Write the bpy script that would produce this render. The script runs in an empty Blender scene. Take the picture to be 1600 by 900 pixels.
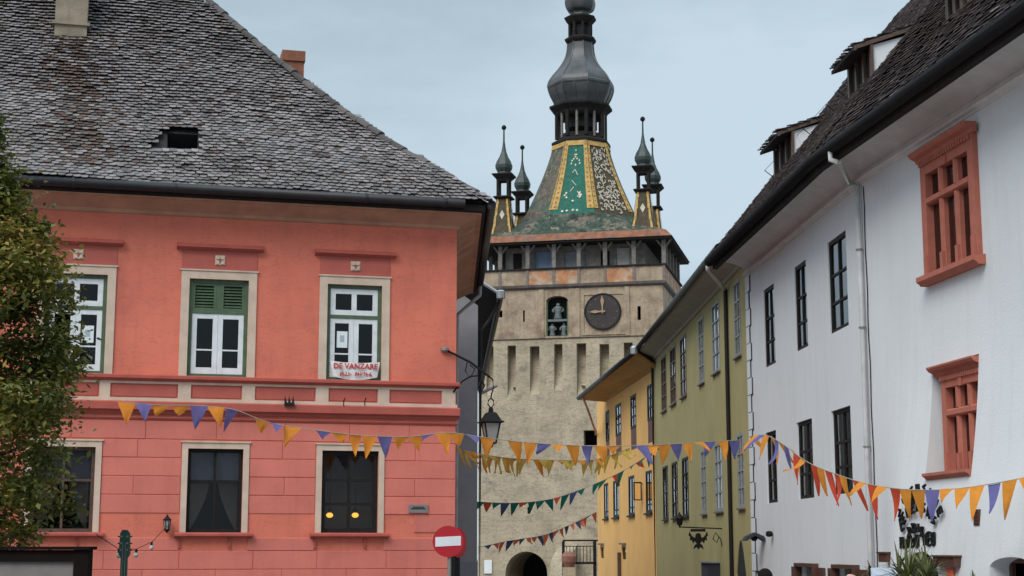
import bpy, math, random
from mathutils import Vector, Matrix
R = random.Random(7)
D = bpy.data
scene = bpy.context.scene
COL = scene.collection
rad = math.radians

# ------------------------------------------------------------------ camera
FPX = 2450.0                                    # focal length in photo pixels (1600 wide)
PITCH = math.atan(408 / FPX)
CAM = Vector((0, 0, 1.6))
cam_d = D.cameras.new('camera'); cam = D.objects.new('camera', cam_d); COL.objects.link(cam)
cam.location = CAM; cam.rotation_euler = (math.pi / 2 + PITCH, 0, 0)
cam_d.sensor_width = 36; cam_d.lens = 36 * FPX / 1600; cam_d.clip_start = .1; cam_d.clip_end = 3000
scene.camera = cam
scene.render.resolution_x = 1024; scene.render.resolution_y = 576

# ------------------------------------------------------------------ sky, sun, exposure
SUN_DIR = Vector((.42, .62, -.80)).normalized()  # direction the light travels
elev = math.asin(-SUN_DIR.z); azim = math.atan2(-SUN_DIR.x, -SUN_DIR.y)
world = D.worlds.new('World'); scene.world = world; world.use_nodes = True
wn = world.node_tree.nodes; wl = world.node_tree.links; wn.clear()
def wnode(t, **k):
    n = wn.new(t)
    for a, b in k.items(): setattr(n, a, b)
    return n
sky = wnode('ShaderNodeTexSky', sky_type='NISHITA', sun_disc=False, sun_elevation=elev, sun_rotation=azim)
tc = wnode('ShaderNodeTexCoord')
mp = wnode('ShaderNodeMapping'); mp.inputs['Scale'].default_value = (1.0, 1.0, 2.6); mp.inputs['Location'].default_value = (13.7, 21.1, 7.3)
nz = wnode('ShaderNodeTexNoise'); nz.inputs['Scale'].default_value = 3.2; nz.inputs['Detail'].default_value = 8; nz.inputs['Roughness'].default_value = .58
cr = wnode('ShaderNodeValToRGB')
cr.color_ramp.elements[0].position = .36; cr.color_ramp.elements[0].color = (2.75, 3.42, 3.93, 1)
cr.color_ramp.elements[1].position = .62; cr.color_ramp.elements[1].color = (3.60, 4.37, 4.90, 1)
sep = wnode('ShaderNodeSeparateXYZ')
el = wnode('ShaderNodeMapRange'); el.inputs[1].default_value = .36; el.inputs[2].default_value = 1; el.inputs[3].default_value = 1.0; el.inputs[4].default_value = 2.3
mul = wnode('ShaderNodeVectorMath', operation='SCALE')
mix = wnode('ShaderNodeMix', data_type='RGBA'); mix.inputs[0].default_value = .94
bg = wnode('ShaderNodeBackground'); bg.inputs['Strength'].default_value = .1
out = wnode('ShaderNodeOutputWorld')
wl.new(tc.outputs['Generated'], mp.inputs['Vector']); wl.new(mp.outputs[0], nz.inputs['Vector']); wl.new(nz.outputs['Fac'], cr.inputs[0])
wl.new(tc.outputs['Generated'], sep.inputs[0]); wl.new(sep.outputs['Z'], el.inputs[0])
wl.new(cr.outputs[0], mul.inputs[0]); wl.new(el.outputs[0], mul.inputs['Scale'])
wl.new(sky.outputs[0], mix.inputs[6]); wl.new(mul.outputs[0], mix.inputs[7]); wl.new(mix.outputs[2], bg.inputs['Color']); wl.new(bg.outputs[0], out.inputs['Surface'])

sun_d = D.lights.new('sun', 'SUN'); sun_d.energy = 1.5; sun_d.angle = rad(35); sun_d.color = (1, .96, .9)
sun = D.objects.new('sun', sun_d); COL.objects.link(sun); sun.rotation_euler = SUN_DIR.to_track_quat('-Z', 'Y').to_euler()
vs = scene.view_settings; vs.view_transform = 'Standard'; vs.look = 'None'; vs.exposure = 0.7; vs.gamma = 1
scene.render.engine = 'CYCLES'
scene.cycles.max_bounces = 6; scene.cycles.transparent_max_bounces = 12

# ------------------------------------------------------------------ geometry helpers
def ray(px, py):
    u = (px - 800) / FPX; v = (450 - py) / FPX
    return Vector((u, math.cos(PITCH) - v * math.sin(PITCH), math.sin(PITCH) + v * math.cos(PITCH)))
def atY(px, py, Y):
    r = ray(px, py); return CAM + r * (Y / r.y)
def gz(Y): return -.024 * max(-60, min(Y, 128))

def tag(o, label=None, cat=None, group=None, kind=None):
    for k, v in (('label', label), ('category', cat), ('group', group), ('kind', kind)):
        if v: o[k] = v
    return o

class MB:
    def __init__(s): s.v = []; s.f = []
    def add(s, vs_, fs):
        n = len(s.v); s.v += [tuple(p) for p in vs_]; s.f += [tuple(i + n for i in q) for q in fs]; return s
    def quad(s, a, b, c, d): return s.add([a, b, c, d], [(0, 1, 2, 3)])
    def box(s, x0, x1, y0, y1, z0, z1):
        if x0 > x1: x0, x1 = x1, x0
        if y0 > y1: y0, y1 = y1, y0
        if z0 > z1: z0, z1 = z1, z0
        return s.add([(x0, y0, z0), (x1, y0, z0), (x1, y1, z0), (x0, y1, z0), (x0, y0, z1), (x1, y0, z1), (x1, y1, z1), (x0, y1, z1)],
                     [(0, 3, 2, 1), (4, 5, 6, 7), (0, 1, 5, 4), (1, 2, 6, 5), (2, 3, 7, 6), (3, 0, 4, 7)])
    def tube(s, pts, r, n=8, caps=True):
        pts = [Vector(p) for p in pts]; rings = []
        rr = r if isinstance(r, (list, tuple)) else [r] * len(pts)
        ref = None
        for i, p in enumerate(pts):
            t = (pts[min(i + 1, len(pts) - 1)] - pts[max(i - 1, 0)]).normalized()
            if ref is None: ref = Vector((0, 0, 1)) if abs(t.z) < .9 else Vector((1, 0, 0))
            a = t.cross(ref).normalized(); b = t.cross(a).normalized(); ref = -b if False else ref
            rings.append([p + (a * math.cos(2 * math.pi * k / n) + b * math.sin(2 * math.pi * k / n)) * rr[i] for k in range(n)])
        base = len(s.v)
        for q in rings: s.v += [tuple(x) for x in q]
        for i in range(len(pts) - 1):
            for k in range(n):
                k2 = (k + 1) % n
                s.f.append((base + i * n + k, base + (i + 1) * n + k, base + (i + 1) * n + k2, base + i * n + k2))
        if caps:
            s.f.append(tuple(base + k for k in range(n))); s.f.append(tuple(base + (len(pts) - 1) * n + k for k in reversed(range(n))))
        return s
    def lathe(s, prof, n=16, c=(0, 0, 0), phase=0):
        base = len(s.v)
        for r, z in prof:
            for k in range(n):
                a = 2 * math.pi * k / n + phase
                s.v.append((c[0] + r * math.cos(a), c[1] + r * math.sin(a), c[2] + z))
        for i in range(len(prof) - 1):
            for k in range(n):
                k2 = (k + 1) % n
                s.f.append((base + i * n + k, base + i * n + k2, base + (i + 1) * n + k2, base + (i + 1) * n + k))
        s.f.append(tuple(base + k for k in reversed(range(n)))); s.f.append(tuple(base + (len(prof) - 1) * n + k for k in range(n)))
        return s
    def prism(s, poly, y0, y1):                       # polygon in xz (counter-clockwise seen from -y), extruded along y
        n = len(poly)
        return s.add([(x, y0, z) for x, z in poly] + [(x, y1, z) for x, z in poly],
                     [tuple(range(n)), tuple(reversed(range(n, 2 * n)))] + [(i, i + n, (i + 1) % n + n, (i + 1) % n) for i in range(n)])
    def prof_x(s, prof, x0, x1):                      # profile in (y,z) swept along x (closed)
        n = len(prof)
        return s.add([(x0, y, z) for y, z in prof] + [(x1, y, z) for y, z in prof],
                     [tuple(reversed(range(n))), tuple(range(n, 2 * n))] + [(i, (i + 1) % n, (i + 1) % n + n, i + n) for i in range(n)])
    def sweep(s, path, prof, closed=True, caps=True):  # path: list of (x,y,ox,oy): point and outward vector; prof: list of (out,z)
        base = len(s.v); m = len(prof)
        for x, y, ox, oy in path:
            for o, z in prof: s.v.append((x + ox * o, y + oy * o, z))
        for i in range(len(path) - 1):
            for k in range(m if closed else m - 1):
                k2 = (k + 1) % m
                s.f.append((base + i * m + k, base + i * m + k2, base + (i + 1) * m + k2, base + (i + 1) * m + k))
        if closed and caps:
            s.f.append(tuple(base + k for k in range(m))); s.f.append(tuple(base + (len(path) - 1) * m + k for k in reversed(range(m))))
        return s
    def wall(s, x0, x1, z0, z1, holes, depth=.25, yf=None, xs=(), zs=()):
        yf = yf or (lambda x, z: 0.0)
        X = sorted({x0, x1, *[q for q in xs if x0 < q < x1], *[q for h in holes for q in h[:2] if x0 < q < x1]})
        Z = sorted({z0, z1, *[q for q in zs if z0 < q < z1], *[q for h in holes for q in h[2:4] if z0 < q < z1]})
        P = lambda x, z: (x, yf(x, z), z)
        for a, b in zip(X, X[1:]):
            for c, d in zip(Z, Z[1:]):
                mx, mz = (a + b) / 2, (c + d) / 2
                if any(h[0] < mx < h[1] and h[2] < mz < h[3] for h in holes): continue
                s.quad(P(a, c), P(b, c), P(b, d), P(a, d))
        for h in holes:
            hx0, hx1, hz0, hz1 = h[:4]; dp = h[4] if len(h) > 4 else depth
            zz = [z for z in Z if hz0 <= z <= hz1]; xx = [x for x in X if hx0 <= x <= hx1]
            for c, d in zip(zz, zz[1:]):
                s.quad(P(hx0, c), P(hx0, d), (hx0, dp, d), (hx0, dp, c)); s.quad(P(hx1, d), P(hx1, c), (hx1, dp, c), (hx1, dp, d))
            for a, b in zip(xx, xx[1:]):
                s.quad(P(b, hz0), P(a, hz0), (a, dp, hz0), (b, dp, hz0)); s.quad(P(a, hz1), P(b, hz1), (b, dp, hz1), (a, dp, hz1))
        return s
    def mesh(s, name, mat, smooth=False, dz=0.0):
        me = D.meshes.new(name)
        me.from_pydata([(x, y, z + dz) for x, y, z in s.v], [], s.f)
        if mat is not None: me.materials.append(mat)
        if smooth: me.polygons.foreach_set('use_smooth', [True] * len(me.polygons))
        me.update(); return me
    def obj(s, name, mat, parent=None, smooth=False, dz=0.0):
        o = D.objects.new(name, s.mesh(name, mat, smooth, dz)); COL.objects.link(o)
        if parent: o.parent = parent
        return o

def empty(name, loc, rz=0):
    o = D.objects.new(name, None); COL.objects.link(o); o.location = loc; o.rotation_euler = (0, 0, rz); o.empty_display_size = .2
    return o

class Frame:                                        # facade frame: x along the wall (to the right seen from outside), y into the building
    def __init__(s, ox, oy, deg, base):
        a = rad(deg); s.a = a; s.o = Vector((ox, oy, 0)); s.x = Vector((math.cos(a), math.sin(a), 0)); s.y = Vector((-math.sin(a), math.cos(a), 0)); s.base = base
    def at(s, px, py, y=0):
        r = ray(px, py); t = ((s.o - CAM).dot(s.y) + y) / r.dot(s.y); p = CAM + r * t
        return (p - s.o).dot(s.x), p.z
    def w(s, x, y, z): return s.o + s.x * x + s.y * y + Vector((0, 0, z))
    def root(s, name): 
        e = empty(name, (s.o.x, s.o.y, s.base), s.a); s.r = e; return e
    def part(s, name, mb, mat, parent=None, smooth=False):
        return mb.obj(name, mat, parent or s.r, smooth, -s.base)
    def thing(s, name, x, y, z, turn=0.0):           # a thing of its own standing in this frame
        p = s.w(x, y, z); return empty(name, p, s.a + turn)

# ------------------------------------------------------------------ materials
MATS = {}
FLECK = {}
def mat(name, col, rough=.8, var=.12, vscale=3.0, bump=.0, bscale=40.0, metal=0.0, streak=0.0, island=0.0, col2=None, c2=(.45, .62), spec=.5, c2scale=1.2, speck=0.0, crack=0.0, fleck=None):
    m = D.materials.new(name); m.use_nodes = True; n = m.node_tree.nodes; l = m.node_tree.links
    b = n['Principled BSDF']; b.inputs['Roughness'].default_value = rough; b.inputs['Metallic'].default_value = metal
    b.inputs['Specular IOR Level'].default_value = spec
    t = n.new('ShaderNodeTexCoord')
    rgb = n.new('ShaderNodeRGB'); rgb.outputs[0].default_value = (*col, 1); cur = rgb.outputs[0]
    def mixc(fac, a, c, mode='MIX'):
        q = n.new('ShaderNodeMix'); q.data_type = 'RGBA'; q.blend_type = mode
        if hasattr(fac, 'links'): l.new(fac, q.inputs[0])
        else: q.inputs[0].default_value = fac
        l.new(a, q.inputs[6])
        if hasattr(c, 'links'): l.new(c, q.inputs[7])
        else: q.inputs[7].default_value = (*c, 1)
        return q.outputs[2]
    def noise(scale, det=4, vec=None, ro=.55):
        q = n.new('ShaderNodeTexNoise'); q.inputs['Scale'].default_value = scale; q.inputs['Detail'].default_value = det; q.inputs['Roughness'].default_value = ro
        l.new(vec or t.outputs['Object'], q.inputs['Vector']); return q.outputs['Fac']
    def rng(v, a, b_, c=0., d=1.):
        q = n.new('ShaderNodeMapRange'); l.new(v, q.inputs[0])
        for i, x in zip((1, 2, 3, 4), (a, b_, c, d)): q.inputs[i].default_value = x
        return q.outputs[0]
    if col2 is not None:
        cur = mixc(rng(noise(c2scale, 7, ro=.65), *c2), cur, col2)
    if island:
        g = n.new('ShaderNodeNewGeometry'); oi = n.new('ShaderNodeObjectInfo')
        ad = n.new('ShaderNodeMath'); ad.operation = 'ADD'; l.new(g.outputs['Random Per Island'], ad.inputs[0]); l.new(oi.outputs['Random'], ad.inputs[1])
        fr = n.new('ShaderNodeMath'); fr.operation = 'FRACT'; l.new(ad.outputs[0], fr.inputs[0])
        hs = n.new('ShaderNodeHueSaturation'); l.new(rng(fr.outputs[0], 0, 1, 1 - island, 1 + island), hs.inputs['Value']); l.new(cur, hs.inputs['Color']); cur = hs.outputs[0]
    if var:
        a = rng(noise(vscale), .3, .7, 1 - var, 1 + var)
        hs = n.new('ShaderNodeHueSaturation'); l.new(a, hs.inputs['Value']); l.new(cur, hs.inputs['Color']); cur = hs.outputs[0]
    if streak:
        mp_ = n.new('ShaderNodeMapping'); mp_.inputs['Scale'].default_value = (2.2, 2.2, .18); l.new(t.outputs['Object'], mp_.inputs['Vector'])
        a = rng(noise(1.6, 6, mp_.outputs[0], .7), .5, .75, 0, streak)
        cur = mixc(a, cur, tuple(c * .45 for c in col))
    if speck:
        a = rng(noise(14, 3), .66, .72, 0, speck); cur = mixc(a, cur, tuple(c * .5 for c in col))
    if fleck:
        for fc, sc, lo in fleck: cur = mixc(rng(noise(sc, 4, ro=.7), lo, lo + .04, 0, .85), cur, fc)
    if crack:
        cmap = n.new('ShaderNodeMapping'); cmap.inputs['Scale'].default_value = (.8, .8, 2.4); l.new(t.outputs['Object'], cmap.inputs['Vector'])
        for sc, wd in ((.45, .006), (1.3, .011)):
            ab = n.new('ShaderNodeMath'); ab.operation = 'SUBTRACT'; ab.inputs[1].default_value = .5; l.new(noise(sc, 8, cmap.outputs[0], .62), ab.inputs[0])
            a2 = n.new('ShaderNodeMath'); a2.operation = 'ABSOLUTE'; l.new(ab.outputs[0], a2.inputs[0])
            cur = mixc(rng(a2.outputs[0], wd, wd * .25, 0, crack), cur, tuple(c * .3 for c in col))
    l.new(cur, b.inputs['Base Color'])
    if bump:
        q = n.new('ShaderNodeBump'); q.inputs['Strength'].default_value = bump; q.inputs['Distance'].default_value = .02
        l.new(noise(bscale, 5), q.inputs['Height']); l.new(q.outputs[0], b.inputs['Normal'])
    MATS[name] = m; return m

pink = mat('pink_plaster', (.69, .180, .117), .85, .09, .7, .25, 30, streak=.24, speck=.12, crack=.18, col2=(.56, .148, .102), c2=(.48, .66), c2scale=.6)
pink_block = mat('pink_block_plaster', (.625, .177, .135), .85, .09, 1.1, .25, 30, island=.05, streak=.2, col2=(.55, .150, .115), c2=(.5, .68), c2scale=.7)
red_trim = mat('red_trim', (.40, .085, .062), .75, .12, 3, .2)
red_panel = mat('red_panel', (.45, .105, .08), .8, .1, 2, .2)
cream = mat('cream_surround', (.60, .46, .36), .8, .12, 3, .2, streak=.2)
soffit_brown = mat('soffit_brown', (.44, .23, .15), .8, .2, 2, .2, streak=.2)
green_paint = mat('green_paint', (.07, .115, .06), .6, .2, 6, .15)
white_paint = mat('white_paint', (.68, .70, .72), .5, .1, 6, .1)
dark_frame = mat('dark_frame', (.012, .010, .009), .6, .2, 8, spec=.25)
brown_frame = mat('brown_frame', (.085, .05, .035), .55, .25, 8)
grey_frame = mat('grey_frame', (.25, .26, .25), .6, .2, 6)
tile_m = mat('roof_tile', (.178, .160, .158), .8, .22, 1.3, .4, 60, island=.45, col2=(.13, .10, .09), c2=(.55, .75), c2scale=.7)
tile_b = mat('roof_tile_rusty', (.085, .056, .045), .85, .22, 1.3, .4, 60, island=.45)
tile_w = mat('roof_tile_brown', (.19, .165, .162), .8, .25, 1.5, .4, 60, island=.45)
ridge_m = mat('ridge_tile_dark', (.075, .066, .064), .85, .3, 3, .4, 40, island=.35)
deck_m = mat('roof_underlay', (.012, .011, .011), .9, .1)  # near-black so the gaps between tiles read as deep shade
gutter_m = mat('gutter_metal', (.018, .018, .021), .5, .25, 4, spec=.35)
gutter_k = mat('gutter_black', (.010, .009, .010), .75, .25, 4, spec=.12)
blind_m = mat('blind_cloth', (.13, .13, .16), .9, .15, 3)
zinc = mat('zinc', (.36, .38, .40), .45, .2, 3, metal=.4)
white_wall = mat('white_plaster', (.655, .68, .70), .9, .03, .5, .25, 25, streak=.16, col2=(.62, .64, .655), c2=(.5, .75), c2scale=.35)
white_mould = mat('white_mould', (.62, .61, .60), .85, .08, 2, .1, streak=.2)
red_stone = mat('red_stone', (.40, .125, .085), .85, .12, 4, .3, 30)
olive = mat('olive_plaster', (.385, .325, .142), .9, .08, 1, .25, 25, streak=.3, col2=(.31, .265, .12), c2=(.48, .66), c2scale=.5)
olive_soffit = mat('olive_soffit', (.36, .32, .26), .9, .1, 2)
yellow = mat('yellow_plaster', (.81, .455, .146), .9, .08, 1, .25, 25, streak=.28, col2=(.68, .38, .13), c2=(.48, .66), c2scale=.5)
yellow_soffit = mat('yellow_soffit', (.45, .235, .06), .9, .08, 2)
grey_wall = mat('slate_plaster', (.30, .30, .325), .85, .1, 2, .2)
tower_m = mat('tower_plaster', (.385, .295, .208), .95, .2, 1.2, .6, 6, streak=.7, col2=(.25, .175, .125), c2=(.47, .64), c2scale=.7, crack=.4)
tower_low = mat('tower_rubble', (.40, .333, .238), .95, .2, .5, 1.0, 1.6, streak=.28, col2=(.235, .195, .15), c2=(.55, .68), c2scale=.8, crack=.75)
ledge_m = mat('tower_ledge', (.10, .085, .075), .9, .3, 2, .4)
brick_patch = mat('bare_brick', (.42, .19, .09), .9, .25, 2, .5, 8, col2=(.42, .33, .25), c2=(.45, .6), c2scale=.9)
old_wood = mat('old_wood', (.17, .15, .135), .85, .3, 4, .4, 30)
dark_wood = mat('dark_wood', (.020, .017, .016), .85, .3, 4, .4, 30, spec=.2)
roof_grey = mat('glazed_tile_grey', (.12, .098, .08), fleck=[((.30, .24, .14), 2.6, .60), ((.03, .055, .045), 1.9, .60)], rough=.75, var=.35, vscale=3, bump=.9, bscale=9, spec=.2, col2=(.07, .10, .075), c2=(.5, .62), c2scale=.6)
roof_green = mat('glazed_tile_green', (.010, .105, .075), .6, .3, 4, .5, 9, spec=.2)
roof_moss = mat('glazed_tile_moss', (.045, .068, .052), fleck=[((.26, .23, .17), 2.2, .60), ((.03, .028, .025), 1.7, .58)], rough=.8, var=.45, vscale=3, bump=1.0, bscale=8, spec=.15, col2=(.15, .13, .105), c2=(.5, .6), c2scale=.9)
roof_scroll = mat('glazed_tile_scroll', (.075, .058, .036), .7, .3, 3, .8, 9, spec=.2)
roof_yellow = mat('glazed_tile_yellow', (.50, .32, .10), .7, .3, 5, .6, 9, spec=.2, col2=(.30, .19, .08), c2=(.5, .6), c2scale=2.5)
tile_cream = mat('glazed_tile_cream', (.50, .45, .35), .5, .2, 5)
terracotta = mat('terracotta', (.23, .092, .05), .85, .35, 2, .6, 12, col2=(.12, .09, .07), c2=(.5, .65), c2scale=.8)
dome_m = mat('dome_metal', (.05, .053, .055), .42, .35, 1.2, .1, 5, streak=.35, spec=.45)
dome_g = mat('dome_metal_green', (.038, .050, .047), .5, .3, 1.5, spec=.35)
black_iron = mat('black_iron', (.008, .008, .009), .65, .1, spec=.2)
clock_m = mat('clock_face', (.030, .022, .022), .7, .25, 2)
clock_hand = mat('clock_hand', (.34, .22, .13), .5, .1)
figure_m = mat('figure_paint', (.13, .15, .15), .7, .35, 5)
dark_in = mat('dark_interior', (.010, .0095, .010), .9, .2, 2)  # near-black colour stands in for the shade inside rooms and openings
beige_in = mat('curtain_reflection_beige', (.15, .12, .095), .9, .3, 1.2)  # beige of the curtains, also of the reflections painted behind the panes
curtain_m = mat('curtain', (.42, .40, .38), .9, .2, 3)
paper = mat('paper', (.70, .76, .78), .8, .05)
ink = mat('grey_ink', (.38, .44, .48), .8, .05)
cloth_w = mat('banner_cloth', (.70, .69, .68), .8, .06)
red_ink = mat('red_ink', (.50, .03, .03), .7, .05)
sign_red = mat('sign_red', (.42, .008, .018), .35, .06, 3)
sign_white = mat('sign_white', (.70, .71, .74), .35, .05)
steel = mat('galvanised_steel', (.26, .24, .23), .5, .15, metal=.4)
chim_beige = mat('chimney_plaster', (.24, .195, .145), .9, .3, 2, .4, 20, streak=.4)
brick_m = mat('chimney_brick', (.23, .09, .05), .9, .2, 5, .3)
bark = mat('bark', (.09, .065, .045), .9, .3, 6, .6, 20)
board_grey = mat('board_panel', (.17, .145, .14), .7, .2, 3)
teal = mat('teal_paint', (.006, .06, .045), .35, .2, 5)
cobble = mat('cobbles', (.16, .15, .14), .85, .25, 2, .6, 6)
skin = mat('skin', (.55, .31, .23), .55, .05)
hair_d = mat('dark_hair', (.010, .008, .008), .9, .2, 40, spec=.1)
shirt_a = mat('dark_jacket', (.03, .032, .04), .9, .1); shirt_b = mat('grey_shirt', (.22, .22, .24), .9, .1); jeans = mat('jeans', (.03, .045, .09), .9, .1)
plant_g = mat('plant_leaf', (.11, .13, .04), .5, .3, 5, island=.4)
wood_brown = mat('brown_shutter', (.075, .030, .018), .6, .25, 6, .2)
pale_board = mat('pale_board', (.58, .68, .80), .5, .1)
red_shutter = mat('dark_red_shutter', (.105, .022, .018), .6, .2, 6)
pot_m = mat('terracotta_pot', (.24, .105, .075), .8, .2)
FLAG = dict(o=mat('flag_orange', (.78, .31, .05), .7, .1, 6), p=mat('flag_purple', (.17, .165, .40), .7, .1, 6), y=mat('flag_yellow', (.66, .46, .10), .7, .12, 6),
            g=mat('flag_green', (.02, .15, .12), .7, .1, 6), r=mat('flag_red', (.66, .095, .05), .7, .1, 6), b=mat('flag_blue', (.07, .09, .2), .7, .1, 6), s=mat('flag_salmon', (.72, .17, .09), .7, .1, 6))
for m_ in FLAG.values():                                # thin cloth lets light through
    n_ = m_.node_tree.nodes; l_ = m_.node_tree.links; b_ = n_['Principled BSDF']; b_.inputs['Specular IOR Level'].default_value = .1
    t_ = n_.new('ShaderNodeBsdfTranslucent'); x_ = n_.new('ShaderNodeMixShader'); x_.inputs[0].default_value = .45
    l_.new(b_.inputs['Base Color'].links[0].from_socket, t_.inputs[0]); l_.new(b_.outputs[0], x_.inputs[1]); l_.new(t_.outputs[0], x_.inputs[2]); l_.new(x_.outputs[0], n_['Material Output'].inputs[0])
cord = mat('cord', (.30, .27, .22), .8, .05)

def glass_mat(name, tint=(.62, .66, .68), wob=.05, refl=1.25):
    m = D.materials.new(name); m.use_nodes = True; n = m.node_tree.nodes; l = m.node_tree.links; n.clear()
    o = n.new('ShaderNodeOutputMaterial'); mx = n.new('ShaderNodeMixShader'); tr = n.new('ShaderNodeBsdfTransparent'); gl = n.new('ShaderNodeBsdfGlossy'); fr = n.new('ShaderNodeFresnel')
    ma = n.new('ShaderNodeMath'); ma.operation = 'MULTIPLY'; ma.inputs[1].default_value = refl; ma.use_clamp = True
    fr.inputs['IOR'].default_value = 1.5; gl.inputs['Roughness'].default_value = .03; tr.inputs[0].default_value = (*tint, 1); gl.inputs[0].default_value = (.95, .97, 1, 1)
    t = n.new('ShaderNodeTexCoord'); q = n.new('ShaderNodeTexNoise'); q.inputs['Scale'].default_value = 2.2; bp = n.new('ShaderNodeBump'); bp.inputs['Strength'].default_value = wob; bp.inputs['Distance'].default_value = .1
    l.new(t.outputs['Object'], q.inputs['Vector']); l.new(q.outputs[0], bp.inputs['Height']); l.new(bp.outputs[0], gl.inputs['Normal']); l.new(bp.outputs[0], fr.inputs['Normal'])
    l.new(fr.outputs[0], ma.inputs[0]); l.new(ma.outputs[0], mx.inputs[0]); l.new(tr.outputs[0], mx.inputs[1]); l.new(gl.outputs[0], mx.inputs[2]); l.new(mx.outputs[0], o.inputs[0])
    return m
glass = glass_mat('window_glass'); glass_p = glass_mat('window_glass_shaded', (.8, .82, .84), .03, .7)  # weaker reflection on the second glass stands in for unbuilt houses opposite
def emit_mat(name, c, s):
    m = D.materials.new(name); m.use_nodes = True; b = m.node_tree.nodes['Principled BSDF']; b.inputs['Base Color'].default_value = (*c, 1)
    b.inputs['Emission Color'].default_value = (*c, 1); b.inputs['Emission Strength'].default_value = s; return m
bulb_on = emit_mat('lit_bulb', (1, .43, .05), 1.15)
lamp_glass = mat('frosted_lamp_glass', (.32, .31, .29), .25, .1)

def leaf_mat():
    m = D.materials.new('tree_leaf'); m.use_nodes = True; n = m.node_tree.nodes; l = m.node_tree.links; b = n['Principled BSDF']; b.inputs['Roughness'].default_value = .6
    g = n.new('ShaderNodeNewGeometry'); t = n.new('ShaderNodeTexCoord'); q = n.new('ShaderNodeTexNoise'); q.inputs['Scale'].default_value = .9; q.inputs['Detail'].default_value = 3
    l.new(t.outputs['Object'], q.inputs['Vector'])
    ad = n.new('ShaderNodeMath'); ad.operation = 'MULTIPLY_ADD'; ad.inputs[1].default_value = .5; l.new(g.outputs['Random Per Island'], ad.inputs[0])
    s2 = n.new('ShaderNodeMath'); s2.operation = 'MULTIPLY_ADD'; s2.inputs[1].default_value = 1.5; s2.inputs[2].default_value = -.55; l.new(q.outputs[0], s2.inputs[0]); l.new(s2.outputs[0], ad.inputs[2])
    r = n.new('ShaderNodeValToRGB'); e = r.color_ramp.elements
    e[0].position = 0; e[0].color = (.040, .058, .014, 1); e[1].position = 1; e[1].color = (.26, .13, .045, 1)
    for p, c in ((.4, (.11, .125, .022)), (.68, (.23, .205, .035)), (.86, (.32, .23, .045))):
        x = e.new(p); x.color = (*c, 1)
    l.new(ad.outputs[0], r.inputs[0]); l.new(r.outputs[0], b.inputs['Base Color'])
    tl = n.new('ShaderNodeBsdfTranslucent'); l.new(r.outputs[0], tl.inputs[0]); ms = n.new('ShaderNodeMixShader'); ms.inputs[0].default_value = .3; l.new(b.outputs[0], ms.inputs[1]); l.new(tl.outputs[0], ms.inputs[2]); l.new(ms.outputs[0], n['Material Output'].inputs[0])
    return m
leaf_m = leaf_mat()

# ------------------------------------------------------------------ ground
g = MB()
for a, b_ in ((-60, 0), (0, 40), (40, 80), (80, 128), (128, 700)):
    g.quad((-500, a, gz(a)), (500, a, gz(a)), (500, b_, gz(b_)), (-500, b_, gz(b_)))
tag(g.obj('ground', cobble), kind='structure')
# ------------------------------------------------------------------ shared builders
def frame_bars(mb, x0, x1, z0, z1, y, th, fw, cols, bars, bw, fb=None):
    fb = fb or fw
    mb.box(x0, x0 + fw, y, y + th, z0, z1); mb.box(x1 - fw, x1, y, y + th, z0, z1)
    mb.box(x0 + fw, x1 - fw, y + .002, y + th, z0, z0 + fb); mb.box(x0 + fw, x1 - fw, y + .002, y + th, z1 - fw, z1)
    ix0, ix1, iz0, iz1 = x0 + fw, x1 - fw, z0 + fb, z1 - fw
    zc = [iz0 + (iz1 - iz0) * b for b in bars]
    for z in zc: mb.box(ix0, ix1, y + .008, y + th - .005, z - bw / 2, z + bw / 2)
    xc = [ix0 + (ix1 - ix0) * k / cols for k in range(1, cols)]
    for x in xc:
        zz = [iz0] + [v for z in zc for v in (z - bw / 2, z + bw / 2)] + [iz1]
        for a, b in zip(zz[::2], zz[1::2]): mb.box(x - bw / 2, x + bw / 2, y + .004, y + th - .003, a, b)
    X = [ix0] + [v for x in xc for v in (x - bw / 2, x + bw / 2)] + [ix1]; Z = [iz0] + [v for z in zc for v in (z - bw / 2, z + bw / 2)] + [iz1]
    return [(a, b, c, d) for a, b in zip(X[::2], X[1::2]) for c, d in zip(Z[::2], Z[1::2])]

def pane_objs(fr, cells, y, parent, m=None):
    for a, b, c, d in cells:
        jx = R.uniform(-.004, .004); jz = R.uniform(-.004, .004)
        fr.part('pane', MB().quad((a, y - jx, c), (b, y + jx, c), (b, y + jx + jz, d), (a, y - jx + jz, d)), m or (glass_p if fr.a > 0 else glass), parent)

def window(fr, x0, x1, z0, z1, y, m, cols=2, bars=(.34, .68), fw=.06, bw=.04, th=.06, curtain=None, panes=True):
    mb = MB(); cells = frame_bars(mb, x0, x1, z0, z1, y, th, fw, cols, bars, bw)
    w = fr.part('window', mb, m)
    if panes: pane_objs(fr, cells, y + th * .55, w)
    if curtain:
        for side in curtain:
            c = MB(); wd = (x1 - x0) * .3; xs = [x0 + .05 + wd * k / 8 for k in range(9)] if side == 'l' else [x1 - .05 - wd + wd * k / 8 for k in range(9)]
            for k in range(8): c.quad((xs[k], y + .16 + .03 * (k % 2), z0), (xs[k + 1], y + .16 + .03 * ((k + 1) % 2), z0), (xs[k + 1], y + .16 + .03 * ((k + 1) % 2), z1), (xs[k], y + .16 + .03 * (k % 2), z1))
            fr.part('curtain', c, curtain_m, w)
    return w

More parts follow.
